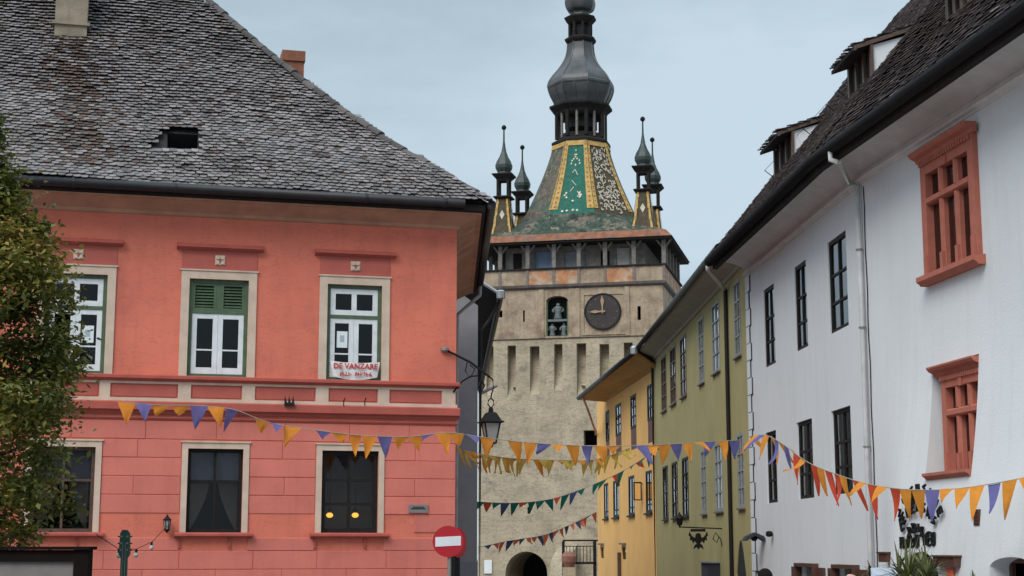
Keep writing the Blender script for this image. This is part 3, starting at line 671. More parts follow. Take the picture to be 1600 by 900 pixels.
# ------------------------------------------------------------------ white house
aW = -90 + math.degrees(math.atan(.0624 * .986)); aW2 = -90 + math.degrees(math.atan(370 / 2450 * .986))
W = Frame(7.06245, 33.0, aW, gz(38)); tag(W.root('white_house'), 'tall white house with black windows and red stone framed windows', 'house')
XB = 1.75; XF = -9.69
bp = W.w(XB, 0, 0); W2 = Frame(bp.x, bp.y, aW2, W.base); W2.r = W.r
dA = W2.a - W.a
def w2part(name, mb, m, parent=None, smooth=False):
    o = mb.obj(name, m, parent or W.r, smooth, -W.base)
    if parent is None: o.location = (XB, 0, 0); o.rotation_euler = (0, 0, dA)
    return o
W2.part = w2part
UWw = [(W.at(a, 430)[0], W.at(b, 430)[0]) for a, b in ((1294.5, 1323.5), (1241, 1259.5), (1192, 1208.5))]
LWw = [(W.at(a, 720)[0], W.at(b, 720)[0]) for a, b in ((1301, 1331.5), (1246, 1270.5), (1197, 1213.5))]
holes = [(a, b, 6.25, 8.29, .2) for a, b in UWw] + [(a, b, 2.76, 4.57, .2) for a, b in LWw]
SH = [(-5.16, -2.19, -4.39, -2.85), (-1.81, 1.14, -1.05, .45)]
holes += [(c, d, -1.0, 1.2, .3) for a, b, c, d in SH]
mb = MB(); mb.wall(XF, XB, -1.8, 9.62, holes); mb.quad((XF, 9, -1.8), (XF, 0, -1.8), (XF, 0, 9.62), (XF, 9, 9.62))
W.part('wall', mb, white_wall)
W.part('interior_dark_sheet', MB().quad((XF + .1, 1.0, -1.5), (XB, 1.0, -1.5), (XB, 1.0, 9.4), (XF + .1, 1.0, 9.4)), dark_in)
for i, (a, b) in enumerate(UWw): window(W, a, b, 6.25, 8.29, .03, dark_frame, 2, (.30, .63), .085, .055, .07, curtain='lr' if i == 0 else None)
for i, (a, b) in enumerate(LWw): window(W, a, b, 2.76, 4.57, .05, dark_frame, 2, (.30, .62), .085, .06, .07, curtain='l' if i == 1 else 'lr')
for (a, b, c, d) in SH:                                # ground floor windows with their opened shutters
    mb = MB(); mb.box(c - .06, c, -.16, .02, -1.0, 1.2); mb.box(d, d + .06, -.16, .02, -1.0, 1.2); mb.box(c - .06, d + .06, -.17, .02, 1.2, 1.28)
    w = W.part('window', mb, wood_brown)
    W.part('pane', MB().quad((c, .12, -1), (d, .12, -1), (d, .12, 1.2), (c, .12, 1.2)), glass, w)
    for xa, xb in ((a, c - .065), (d + .065, b)):
        mb = MB(); mb.box(xa, xb, -.06, -.005, -1.0, 1.19); mb.box(xa + .1, xb - .1, -.075, -.06, -.85, 1.05); W.part('shutter', mb, wood_brown, w)
# near wing: plumb above, battered below
def yb(x, z):
    s_ = min(1, max(0, (x - .05) / 2.2)); q = max(0, 6.1 - z); return -s_ * s_ * (3 - 2 * s_) * (.0263 * q * q if q < 3.6 else .341 + .12 * (q - 3.6))
UH = (3.15, 5.2, 6.42, 8.40); LH = (3.14, 5.04, 2.84, 4.85)
DH = (2.35, 4.15, -1.2, 1.56); NH_ = (6.0, 7.45, .2, 1.48)
W2.part('wall', MB().wall(0, 14, -1.8, 9.62, [(*UH, .4), (*LH, .5), (*DH, -.4), (*NH_, -.05)], yf=yb, xs=[.05 + .275 * k for k in range(9)], zs=[0, .8, 1.9] + [2.3 + .24 * k for k in range(17)]), white_wall, smooth=True)
W2.part('interior_dark_sheet', MB().quad((0, 1.0, -1.5), (14, 1.0, -1.5), (14, 1.0, 9.4), (0, 1.0, 9.4)), dark_in)
def arch_fill(hx, spring, name, dd=.35):
    x0, x1, z0, z1 = hx; mb = MB(); n = 12; cx = (x0 + x1) / 2; hw = (x1 - x0) / 2
    pts = [(cx + hw * math.cos(math.pi * k / n), spring + (z1 - spring) * math.sin(math.pi * k / n)) for k in range(n + 1)]
    for (a, b), (c, d) in zip(pts, pts[1:]): mb.quad((a, yb(a, b), b), (a, yb(a, z1), z1), (c, yb(c, z1), z1), (c, yb(c, d), d)); mb.quad((a, yb(a, b), b), (c, yb(c, d), d), (c, yb(c, d) + dd, d), (a, yb(a, b) + dd, b))
    W2.part(name, mb, white_wall)
arch_fill(DH, .85, 'door_arch', .04); arch_fill(NH_, 1.32, 'niche_arch')
mb = MB(); mb.box(DH[0], DH[1], -.42, -.36, -1.2, 1.56)
for k in range(5): mb.box(DH[0] + .05 + k * .36, DH[0] + .37 + k * .36, -.44, -.42, -1.2, 1.5)
W2.part('door', mb, dark_wood)
mb = MB(); cells = frame_bars(mb, NH_[0], NH_[1], .2, 1.48, -.16, .06, .1, 2, (.5,), .08); W2.part('window', mb, wood_brown)
# stone framed windows
def stone_window(x0, x1, zs, zo0, zt, zo1, zc, y, jw, sill, cor):
    """zs sill bottom, zo0/zo1 opening, zt transom centre, zc cornice top"""
    mw = .13; dp = .20; mb = MB()
    mb.box(x0, x0 + jw, y, y + dp, zo0, zo1); w = W2.part('window', mb, red_stone)
    W2.part('jamb', MB().box(x1 - jw, x1, y, y + dp, zo0, zo1), red_stone, w)
    W2.part('lintel', MB().box(x0, x1, y, y + dp, zo1, zc - .18), red_stone, w)
    ix0, ix1 = x0 + jw, x1 - jw; bw = (ix1 - ix0 - 2 * mw) / 3
    W2.part('transom', MB().prof_x([(y + .03, zt - .07), (y - .01, zt - .04), (y - .01, zt + .04), (y + .03, zt + .07), (y + dp - .03, zt + .07), (y + dp - .03, zt - .07)], ix0, ix1), red_stone, w)
    for k in (1, 2):
        a = ix0 + bw * k + mw * (k - 1)
        for c, d in ((zo0, zt - .071), (zt + .071, zo1)):
            W2.part('mullion', MB().add([(a + .035, y + .01, c), (a + mw - .035, y + .01, c), (a + mw, y + .06, c), (a + mw, y + dp, c), (a, y + dp, c), (a, y + .06, c), (a + .035, y + .01, d), (a + mw - .035, y + .01, d), (a + mw, y + .06, d), (a + mw, y + dp, d), (a, y + dp, d), (a, y + .06, d)], [(i, (i + 1) % 6, (i + 1) % 6 + 6, i + 6) for i in range(6)]), red_stone, w)
            W2.part('mullion_base', MB().box(a + .01, a + mw - .01, y - .015, y + .1, zo0, zo0 + .32), red_stone, w) if c == zo0 else None
    for k in (0, 1): 
        xx = x0 + .04 if k == 0 else x1 - jw + .02
        W2.part('jamb_base', MB().box(xx, xx + jw - .06, y - .02, y + .05, zo0, zo0 + .36), red_stone, w)
    for k in range(3):
        a = ix0 + (bw + mw) * k
        for c, d in ((zo0, zt - .07), (zt + .07, zo1)): W2.part('pane', MB().quad((a, y + dp - .06, c), (a + bw, y + dp - .06, c), (a + bw, y + dp - .06, d), (a, y + dp - .06, d)), glass, w)
        W2.part('sash', MB().box(a + bw * .55, a + bw * .55 + .05, y + dp - .05, y + dp - .01, zo0, zt - .07), white_mould if False else grey_frame, w)
    c0, c1 = x0 - cor, x1 + cor
    W2.part('cornice', MB().prof_x([(y + .05, zc - .18), (y - .02, zc - .18), (y - .05, zc - .12), (y - .14, zc - .08), (y - .18, zc - .03), (y - .18, zc), (y + .05, zc)], c0, c1), red_stone, w)
    nd_ = 20
    for k in range(nd_):
        a = x0 + .03 + (x1 - x0 - .06) * k / nd_; W2.part('dentil', MB().box(a, a + (x1 - x0) / nd_ * .55, y - .045, y + .02, zc - .27, zc - .19), red_stone, w)
    W2.part('keystone', MB().prism([((x0 + x1) / 2 - .05, zo1 - .02), ((x0 + x1) / 2 + .05, zo1 - .02), ((x0 + x1) / 2 + .07, zo1 + .12), ((x0 + x1) / 2 - .07, zo1 + .12)], y - .03, y + .02), red_stone, w)
    W2.part('sill', MB().prof_x([(y + .1, zs), (y - .04 - sill, zs), (y - .07 - sill, zs + .04), (y - .12 - sill, zs + .07), (y - .12 - sill, zo0 - .01), (y + .1, zo0)], c0 - (.12 if sill else 0), c1), red_stone, w)
    return w
stone_window(3.08, 5.30, 6.33, 6.50, 7.86, 8.36, 8.80, -.10, .22, 0, .10)
stone_window(3.36, 5.04, 2.80, 2.93, 3.97, 4.42, 4.82, .0, .18, .26, .0)
W2.part('cornice_end', MB().prof_x([(.05, 4.64), (-.02, 4.64), (-.05, 4.70), (-.14, 4.74), (-.18, 4.79), (-.18, 4.82), (.05, 4.82)], 3.16, 3.358), red_stone)
# eaves of the white house (in the far wing's frame)
e2 = W2.x * 14 + bp; e2 = ((e2 - W.o).dot(W.x), (e2 - W.o).dot(W.y)); n2 = (-W2.y.dot(W.x), -W2.y.dot(W.y))
mt = (n2[0] / (1 - n2[1]) * 2 if False else math.tan(dA / 2), -1)
EPw = [(XF - .02, 0, 0, -1), (XB, 0, mt[0], -1), (e2[0], e2[1], n2[0], n2[1])]
W.part('string_moulding', MB().sweep(EPw, [(-.02, 8.98), (.02, 8.98), (.03, 9.02), (.08, 9.04), (.10, 9.08), (.08, 9.12), (.04, 9.13), (.04, 9.20), (-.02, 9.20)]), white_mould)
cove = [(.0, 9.20)] + [(.02 + .80 * (1 - math.cos(t_ * math.pi / 2 / 6)) ** .8, 9.20 + .24 * math.sin(t_ * math.pi / 2 / 6)) for t_ in range(1, 7)]
W.part('cove', MB().sweep(EPw, cove + [(.82, 9.5), (.0, 9.5)]), white_mould, smooth=False)
W.part('eave_board', MB().sweep(EPw, [(.80, 9.22), (.93, 9.22), (.93, 9.52), (.80, 9.52)]), dark_wood)
W.part('gutter', MB().sweep(EPw, circ(1.03, 9.42, .13)), gutter_k, smooth=True)
PW = 1.28; VW = Vector((0, 1, PW)).normalized(); NW = Vector((1, 0, 0)).cross(VW); oW = Vector((0, -.93, 9.52)); LWs = 9.0
mb = MB()
mb.quad(oW + Vector((XF - .1, 0, 0)), oW + Vector((XB - mt[0] * -.93 * -1 if False else XB + mt[0] * .93, 0, 0)), oW + VW * LWs + Vector((XB - mt[0] * (LWs * VW.y - .93), 0, 0)), oW + VW * LWs + Vector((XF - .1, 0, 0)))
mb.quad(oW + VW * LWs + Vector((XF - .1, 0, 0)), oW + VW * LWs + Vector((XB, 0, 0)), oW + VW * LWs + Vector((XB, 6, -6 * PW)), oW + VW * LWs + Vector((XF - .1, 6, -6 * PW)))
rw = W.part('roof', mb, deck_m)
mb = MB(); mb.quad(oW + Vector((-mt[0] * .93, 0, 0)), oW + Vector((14, 0, 0)), oW + VW * LWs + Vector((14, 0, 0)), oW + VW * LWs + Vector((mt[0] * (LWs * VW.y - .93), 0, 0)))
rw2 = W2.part('roof', mb, deck_m)
wob2 = lambda u, v: .03 + .025 * math.sin(u * 1.1 + v * .8)
tag(W.part('roof_tiles', tile_field(oW, Vector((1, 0, 0)), VW, NW, -.05, LWs, lambda v: XF - .12, lambda v: XB + .05, .17, .155, None, wob2), tile_w, rw), kind='stuff')
tag(W2.part('roof_tiles', tile_field(oW, Vector((1, 0, 0)), VW, NW, -.05, LWs, lambda v: -.05, lambda v: 12, .17, .155, None, wob2), tile_w, rw2), kind='stuff')
# verge tiles at the far gable
for k in range(22):
    p = oW + VW * (LWs * k / 22) + Vector((XF - .08, 0, 0)); q = oW + VW * (LWs * (k + 1.1) / 22) + Vector((XF - .08, 0, 0)); W.part('ridge_tile', cap_tile(p, q, .1, .06), tile_w, rw)
# dormers
def dormer(fr, x0, x1, yd, h, rfob, back=1.5):
    zb0 = 9.52 + (yd + .93) * PW; zt_ = zb0 + h; yk = yd + back; mb = MB()
    rise = .30; yk = yd + h / (PW - rise); zk = zt_ + rise * (yk - yd)
    mb.add([(x1, yd, zb0 - .05), (x1, yd, zt_), (x1, yk, zk)], [(2, 1, 0)])
    d = fr.part('dormer', mb, white_wall, None)
    fr.part('cheek', MB().add([(x0, yd, zb0 - .05), (x0, yd, zt_), (x0, yk, zk)], [(0, 1, 2)]), white_wall, d)
    mb = MB(); mb.quad((x0, yd, zb0 - .1), (x1, yd, zb0 - .1), (x1, yd, zt_), (x0, yd, zt_)); fr.part('dormer_front', mb, dark_wood, d)
    for k in range(4):
        a = x0 + (x1 - x0) * k / 3; fr.part('post', MB().box(a - .06, a + .06, yd - .06, yd, zb0 - .1, zt_), brown_frame, d)
    y0 = yd - .42; z0 = zt_ - rise * .42; ov = .05; th = .08; y2 = yk + .9; z2 = zt_ + rise * (yk - yd) + .9 * rise + .12
    mb = MB(); A = [(x0 - ov, y0, z0), (x1 + ov, y0, z0), (x1 + ov, y2, z2), (x0 - ov, y2, z2)]
    mb.add(A + [(x, y, z + th) for x, y, z in A], [(3, 2, 1, 0), (4, 5, 6, 7), (0, 1, 5, 4), (1, 2, 6, 5), (2, 3, 7, 6), (3, 0, 4, 7)])
    fr.part('dormer_roof', mb, dark_wood, d)
    mb = MB(); mb.box(x1 + ov - .02, x1 + ov + .04, y0, y0 + .05, z0 - .02, z0 + th)
    mb.add([(x1 + ov + .002, y0, z0 - .005), (x1 + ov + .03, y0, z0 - .005), (x1 + ov + .03, y2, z2 - .005), (x1 + ov + .002, y2, z2 - .005), (x1 + ov + .002, y0, z0 + .085), (x1 + ov + .03, y0, z0 + .085), (x1 + ov + .03, y2, z2 + .085), (x1 + ov + .002, y2, z2 + .085)], [(0, 3, 2, 1), (4, 5, 6, 7), (0, 1, 5, 4), (1, 2, 6, 5), (2, 3, 7, 6), (3, 0, 4, 7)])
    fr.part('verge_board', mb, brown_frame, d)
    sl = Vector((0, y2 - y0, z2 - z0)); L = sl.length; sl.normalize(); nn = Vector((1, 0, 0)).cross(sl)
    t_ = tile_field(Vector((0, y0, z0 + th)), Vector((1, 0, 0)), sl, nn, -.05, L, lambda v: x0 - ov - .03, lambda v: x1 + ov + .1, .17, .16)
    tag(fr.part('roof_tiles', t_, tile_w, d), kind='stuff')
d1a, d1b = W.at(1213, 266, .5)[0], W.at(1241, 250, .5)[0]; dormer(W, d1a, d1b, .5, .80, rw)
d2a, d2b = W.at(1330, 142, .5)[0], W.at(1365, 122, .5)[0]; dormer(W, d2a, d2b, .5, .78, rw)
d3a, d3b = W2.at(1478, 60, .2)[0], W2.at(1512, 42, .2)[0]; dormer(W2, d3a, d3b, .3, .7, rw2)
# lightning wire on small stays
mb = MB(); pts = []
for k in range(10):
    u_ = -9.6 + 1.1 * k; p = oW + VW * 2.9 + Vector((u_, 0, 0)); pts.append(p + NW * .35); mb.tube([p, p + NW * .36], .012, 4)
mb.tube(pts, .008, 4); W.part('roof_wire', mb, black_iron, rw)
# downpipe, cable
pipe_m = mat('pipe_grey', (.45, .455, .46), .6, .15, 3, streak=.3)
gx = W.at(1296, 240, -.99)[0]
z_ = lambda px, py: W2.at(px, py, -.07)
px_ = [W2.w(-.12, -.08, 8.95), W2.w(-.12, -.08, 4.95), W2.w(-.1, -.10, 1), W2.w(-.1, -.10, -1.0)]
loc = lambda p: Vector(((p - W.o).dot(W.x), (p - W.o).dot(W.y), p.z))
W.part('downpipe', MB().tube([(gx, -.97, 9.36), (gx, -.97, 9.16), (gx + .2, -.85, 9.05), loc(px_[0]) + Vector((-.25, -.1, .12)), loc(px_[0]), loc(px_[1]), loc(px_[2]), loc(px_[3])], .052, 10), pipe_m, smooth=True)
for zz in (7.6, 6.0, 3.6): p = loc(W2.w(-.12, -.08, zz)); W.part('pipe_clamp', MB().lathe([(.075, 0), (.075, .03)], 10, p), steel)
W.part('cable', MB().tube([loc(W2.w(.06 + .02 * math.sin(k * 1.7), -.02, 8.9 - k * .45)) for k in range(18)], .011, 5), black_iron)
# quoins
zq = 9.0; k = 0
while zq > -1.4:
    h = .47; L = .50 if k % 2 == 0 else .36
    W.part('quoin', MB().box(XF - .02, XF + L, -.035, .02, zq - h + .025, zq), white_wall)
    mb = MB(); mb.box(XF + L + .001, XF + L + .032, -.028, .0, zq - h, zq); mb.box(XF - .005, XF + L, -.028, .0, zq - h, zq - h + .024); W.part('quoin_joint', mb, shirt_a)
    zq -= h; k += 1

# things on and by the white house
x, z = W.at(1195, 838); e = W.thing('hooded_wall_lamp', x - .1, -.26, z, rad(90)); tag(e, 'dark hooded wall lamp near the quoined corner of the white house', 'lamp')
MB().prism([(-.3, -.12), (-.22, .0), (0, .10), (.22, .0), (.3, -.12), (.24, -.12), (0, .02), (-.24, -.12)], -.2, .2).obj('hood', shirt_a, e); MB().tube([(0, 0, .0), (0.27, 0, .0)], .02, 6).obj('arm', black_iron, e); MB().lathe([(.05, -.12), (.1, -.05), (.06, .02)], 8, (0, 0, 0)).obj('bulb_holder', black_iron, e)
x, z = W.at(1208, 834); e = W.thing('security_camera', x, 0, z); tag(e, 'small round dark camera above the hooded wall lamp', 'camera')
MB().lathe([(.02, -.08), (.08, -.06), (.09, 0), (.08, .05), (.03, .07)], 10, (0, -.1, 0)).obj('housing', black_iron, e); MB().tube([(0, 0, 0), (0, -.08, 0)], .03, 8).obj('mount', steel, e)
yv = yb(5.4, 2.1); e = W2.thing('wall_vent', 5.44, yv, 1.98); tag(e, 'small dark brown square box on the white wall under the bunting', 'vent')
MB().box(-.1, .1, -.03, .02, 0, .26).obj('frame', wood_brown, e); 
for k in range(4): MB().box(-.08, .08, -.04, -.03, .03 + k * .06, .06 + k * .06).obj('slat', wood_brown, e)
# black wrought lettering (not legible in the photograph)
ys = yb(3.2, 2.1) - .06; e = W2.thing('wrought_lettering', 3.16, ys, 1.63); tag(e, 'black wrought lettering in curved rows above the white house doorway', 'sign')
def glyph(cx, cz, rot, h, w, kind):
    mb = MB(); c, s_ = math.cos(rot), math.sin(rot); T_ = lambda a, b: (cx + a * c - b * s_, R.uniform(-.01, .0), cz + a * s_ + b * c); th = .024
    S = {'a': [((-w, 0), (-w * .2, h)), ((-w * .2, h), (w, 0)), ((-w * .5, h * .35), (w * .5, h * .35))], 'n': [((-w, 0), (-w, h)), ((-w, h), (w, 0)), ((w, 0), (w, h))],
         'u': [((-w, h), (-w, 0)), ((-w, 0), (w, 0)), ((w, 0), (w, h))], 's': [((w, h), (-w, h * .7)), ((-w, h * .7), (w, h * .3)), ((w, h * .3), (-w, 0))], 'h': [((-w, 0), (-w, h)), ((w, 0), (w, h)), ((-w, h / 2), (w, h / 2))],
         'e': [((-w, 0), (-w, h)), ((-w, h), (w, h)), ((-w, h / 2), (w * .7, h / 2)), ((-w, 0), (w, 0))], 'x': [((-w, 0), (w, h)), ((-w, h), (w, 0)), ((0, -h * .1), (0, h * 1.1))]}[kind]
    for p, q in S: mb.tube([T_(*p), T_(*q)], th, 5)
    mb.obj('letter', black_iron, e)
e.scale = (1.12, 1, 1.12)
for k in range(6): a = rad(112 - 17 * k); glyph(.12 + .74 * math.cos(a), .22 + .62 * math.sin(a), a - math.pi / 2, .15, .05, 'ensahe'[k])
a = rad(150); glyph(-.72, .52, .5, .2, .06, 's'); MB().lathe([(.03, -.11), (.11, -.06), (.125, 0), (.10, .07), (.02, .12)], 10, (-.36, 0, .76)).obj('letter', black_iron, e)
for k in range(7): a = rad(125 - 12.5 * k); glyph(-.02 + .9 * math.cos(a), -.32 + .88 * math.sin(a), a - math.pi / 2, .16, .05, 'eneasns'[k])
glyph(-.62, .28, .3, .2, .06, 'e')
for k in range(4): glyph(-.38 + .17 * k, .24 - .03 * (1.5 - k) ** 2, 0, .14, .06, 'xxhx'[k])
for k in range(9):
    if k != 5: glyph(-.68 + .155 * k, -.02 + .008 * k, .03, .19 if k not in (1, 3) else .14, .05, 'hansunheu'[k])
def spiky(root, n, L, z0, spread, seed, m=plant_g):
    rr = random.Random(seed); mb = MB()
    for k in range(n):
        a = rr.uniform(0, 6.28); el_ = rr.uniform(.25, 1.45); l = L * rr.uniform(.6, 1.1); w_ = .022 * rr.uniform(.8, 1.5); p = Vector((0, 0, z0 + rr.uniform(-.15, .1))); d = Vector((math.cos(a) * math.cos(el_) * spread, math.sin(a) * math.cos(el_) * spread, math.sin(el_))).normalized()
        sd = d.cross(Vector((0, 0, 1))); sd = sd.normalized() if sd.length > .01 else Vector((1, 0, 0)); prev = None
        for i in range(5):
            t = i / 4; ww = w_ * (1 - t) * (1.2 if i else .7) + .002; q = p + d * l * t + Vector((0, 0, -.5 * l * t * t * math.cos(el_)))
            cur = (q - sd * ww, q + Vector((0, 0, -.3 * ww)), q + sd * ww)
            if prev: mb.quad(prev[0], prev[1], cur[1], cur[0]); mb.quad(prev[1], prev[2], cur[2], cur[1])
            prev = cur
    mb.obj('leaves', m, root)
def pot_plant(x, y, zl, n, L, seed, lab, stem=True):
    p = W2.w(x, y, 0); g0 = gz(p.y); e = empty('potted_plant', (p.x, p.y, g0)); tag(e, lab, 'plant')
    MB().lathe([(.16, 0), (.24, .45), (.26, .5), (.23, .5), (.2, .4)], 14).obj('pot', pot_m, e, True)
    MB().tube([(0, 0, .4), (.02, .01, zl - g0 - .1), (.0, 0, zl - g0)], .025, 6).obj('stem', bark, e); spiky(e, n, L, zl - g0, 1.0, seed)
PX = lambda px, y: W2.at(px, 880, y)[0]
pot_plant(PX(1418, -1.35), -1.35, 1.08, 70, .80, 3, 'tall spiky leaved potted plant under the wrought lettering')
pot_plant(PX(1447, -1.2), -1.2, 1.10, 56, .66, 4, 'bushy spiky leaved potted plant before the brown door, near the brown board')
pot_plant(PX(1405, -1.0), -1.0, 1.2, 40, .55, 8, 'leaning spiky leaved potted plant between the blue board and the doorway')
pot_plant(PX(1440, -.9), -.9, 1.28, 40, .5, 9, 'spiky leaved potted plant standing close before the brown door')
pot_plant(PX(1363, -1.1), -1.1, 1.1, 16, .4, 5, 'slim spiky leaved potted plant beside the pale blue board')
pot_plant(PX(1521, -1.2), -1.2, .98, 20, .38, 6, 'low spiky potted plant beside the arched niche')
p = W2.w(PX(1382, -1.0), -1.0, 0); e = empty('menu_board', (p.x, p.y, gz(p.y)), W2.a + .9); tag(e, 'pale blue standing menu board beside the doorway plants', 'board')
MB().box(-.25, .25, -.02, .02, .9, 1.95).obj('panel', pale_board, e)
for s_ in (-1, 1): MB().box(s_ * .27 - .02, s_ * .27 + .02, -.03, .03, 0, 1.98).obj('post', black_iron, e)
for k in range(5): MB().box(-.18, .12 - .03 * (k % 2), -.026, -.021, 1.78 - k * .14, 1.82 - k * .14).obj('lettering', ink, e)
for (x, zt_, w_, h_, lab) in ((1.42, 1.52, .2, .16, 'short brown wooden board fixed left of the white house doorway'), (4.5, 1.47, .42, .16, 'long brown wooden board fixed right of the white house doorway')):
    y_ = yb(x, zt_); e = W2.thing('wooden_board', x, y_, zt_ - h_); tag(e, lab, 'board')
    MB().box(-w_, w_, -.14, .02, 0, h_).obj('plank', wood_brown, e); MB().box(-w_ - .02, w_ + .02, -.17, .02, h_, h_ + .03).obj('cap', wood_brown, e)
x = 4.62; e = W2.thing('hanging_cloth', x, yb(x, 1.2) - .03, .6); tag(e, 'reddish cloth hanging under the long brown board', 'cloth')
mb = MB(); xs_ = [-.2 + .05 * k for k in range(9)]
for k in range(8): mb.quad((xs_[k], -.04 * (k % 2), 0), (xs_[k + 1], -.04 * ((k + 1) % 2), 0), (xs_[k + 1] * .6, -.04 * ((k + 1) % 2), .68), (xs_[k] * .6, -.04 * (k % 2), .68))
mb.obj('fabric', FLAG['s'], e)

# ------------------------------------------------------------------ olive house
oc = W.w(XF, 0, 0); O = Frame(oc.x, oc.y, -90 + math.degrees(math.atan(55 / 2450 * .986)), gz(54)); tag(O.root('olive_house'), 'olive green plastered house between the yellow and white houses', 'house')
XO = -22.89; OW = [(O.at(a, 520)[0], O.at(b, 520)[0]) for a, b in ((1148, 1158), (1113, 1124.5), (1091.5, 1099.5), (1062.5, 1071.5), (1046.5, 1055), (1032.5, 1040))]
DO = (-2.75, -1.15, -2.2, 1.85)
holes = [(a, b, 7.0, 9.18, .15) for a, b in OW] + [(a, b, 2.74, 4.82, .15) for a, b in OW] + [(*DO, .03)]
mb = MB().wall(XO, 0, -2.6, 9.6, holes); mb.quad((XO, 8, -2.6), (XO, 0, -2.6), (XO, 0, 9.6), (XO, 8, 9.6)); O.part('wall', mb, olive)
O.part('interior_dark_sheet', MB().quad((XO, .9, -2.4), (0, .9, -2.4), (0, .9, 9.4), (XO, .9, 9.4)), dark_in)
for i, (a, b) in enumerate(OW):
    m_ = grey_frame if i < 3 else brown_frame
    for z0, z1 in ((7.0, 9.18), (2.74, 4.82)):
        mm = m_ if z0 > 5 or i < 3 else dark_frame
        w = window(O, a, b, z0, z1, -.02, mm, 2, (.25, .5, .75), .09, .05, .07)
        O.part('sill', MB().box(a - .03, b + .03, -.08, .02, z0 - .05, z0), mm if i > 2 else old_wood, w)
mb = MB(); cx = (DO[0] + DO[1]) / 2; n = 10                       # pointed door arch
L = [(DO[0] + (cx - DO[0]) * (k / n), .9 + (1.85 - .9) * math.sin(math.pi / 2 * k / n)) for k in range(n + 1)]
for (a, b), (c, d) in zip(L, L[1:]):
    mb.quad((a, 0, b), (c, 0, d), (c, 0, 1.85), (a, 0, 1.85)); mb.quad((2 * cx - c, 0, d), (2 * cx - a, 0, b), (2 * cx - a, 0, 1.85), (2 * cx - c, 0, 1.85))
    mb.quad((a, 0, b), (a, .03, b), (c, .03, d), (c, 0, d)); mb.quad((2 * cx - a, 0, b), (2 * cx - c, 0, d), (2 * cx - c, .03, d), (2 * cx - a, .03, b))
O.part('door_arch', mb, olive); O.part('door', MB().box(DO[0], DO[1], .032, .08, -2.2, 1.85), dark_in)
EO = [(XO - .5, 0, 0, -1), (-.03, 0, 0, -1)]; ZG = 9.86
O.part('cornice', MB().sweep(EO, [(-.02, 9.40), (.06, 9.42), (.10, 9.50), (.62, 9.72), (.66, 9.80), (-.02, 9.80)]), olive_soffit)
O.part('gutter', MB().sweep(EO, circ(.75, ZG, .10)), gutter_m, smooth=True)
mb = MB(); mb.quad((XO - .5, -.7, ZG + .06), (-.03, -.7, ZG + .06), (-.03, 4.5, ZG + 4.2), (XO - .5, 4.5, ZG + 4.2)); mb.quad((-.03, 4.5, ZG + 4.2), (XO - .5, 4.5, ZG + 4.2), (XO - .5, 9, ZG), (-.03, 9, ZG)); ro = O.part('roof', mb, deck_m)
vO = Vector((0, 5.2, 4.14)).normalized()
tag(O.part('roof_tiles', tile_field(Vector((0, -.7, ZG + .07)), Vector((1, 0, 0)), vO, Vector((1, 0, 0)).cross(vO), -.04, 6.6, lambda v: XO - .5, lambda v: -.05, .2, .21), tile_w, ro), kind='stuff')
xd = O.at(1138, 500)[0]; O.part('downpipe', MB().tube([(xd, -.07, 9.2), (xd, -.07, -2.2)], .06, 8), dark_frame)
O.part('downpipe_elbow', MB().tube([(xd + 1.2, -.75, ZG - .08), (xd + 1.1, -.74, 9.6), (xd + .3, -.3, 9.36), (xd, -.09, 9.2)], .065, 8), white_mould, smooth=True)
O.part('downpipe', MB().tube([(XO + .15, -.6, ZG - .1), (XO + .15, -.45, 9.5), (XO + .15, -.08, 9.2), (XO + .15, -.08, -2.4)], .06, 8), dark_frame)
# projecting sign with eagle, and lamp at its end
xs_, zs_ = O.at(1128, 826); e = O.thing('eagle_sign', xs_, 0, zs_); tag(e, 'black iron eagle sign hanging from a bar on the olive house', 'sign')
MB().tube([(0, 0, 0), (0, -1.3, .05)], .022, 6).obj('bar', black_iron, e); MB().tube([(0, 0, -.55), (0, -.05, -.3), (0, -.2, -.12), (0, -.28, -.3), (0, -.16, -.42), (0, -.1, -.26)], .015, 6).obj('scroll', black_iron, e)
half = [(0, -.62), (.06, -.55), (.16, -.62), (.12, -.50), (.05, -.44), (.11, -.38), (.17, -.44), (.20, -.34), (.26, -.36), (.25, -.24), (.30, -.20), (.26, -.08), (.22, -.18), (.17, -.24), (.12, -.27), (.09, -.26), (.085, -.19), (.05, -.14), (0, -.13)]
poly = [(-.72 + a, b) for a, b in half] + [(-.72 - a, b) for a, b in half[-2:0:-1]]; n = len(poly)
MB().add([(-.015, a, b) for a, b in poly] + [(.015, a, b) for a, b in poly], [tuple(range(n)), tuple(reversed(range(n, 2 * n)))] + [(i, i + n, (i + 1) % n + n, (i + 1) % n) for i in range(n)]).obj('eagle', black_iron, e)
MB().box(-.02, .02, -.95, -.5, -.09, -.01).obj('top_bar', black_iron, e)
e = O.thing('bracket_lamp', xs_, -1.28, zs_ + .46); tag(e, 'small black lantern standing at the end of the eagle sign bar', 'lantern')
MB().lathe([(.16, -.14), (.03, -.02), (.01, .05)], 6).obj('cap', black_iron, e); MB().lathe([(.13, -.15), (.08, -.36)], 6).obj('glass', dark_frame, e); MB().tube([(0, 0, -.36), (0, 0, -.42)], .03, 6).obj('base', black_iron, e)
x, z = O.at(1118, 877); e = O.thing('entrance_canopy', x, 0, z - .05); tag(e, 'dark grey box canopy low on the olive house wall', 'canopy')
MB().box(-.7, .9, -.35, .02, -.5, 0).obj('box', shirt_a, e); MB().box(-.75, .95, -.4, .02, 0, .05).obj('lid', shirt_b, e)
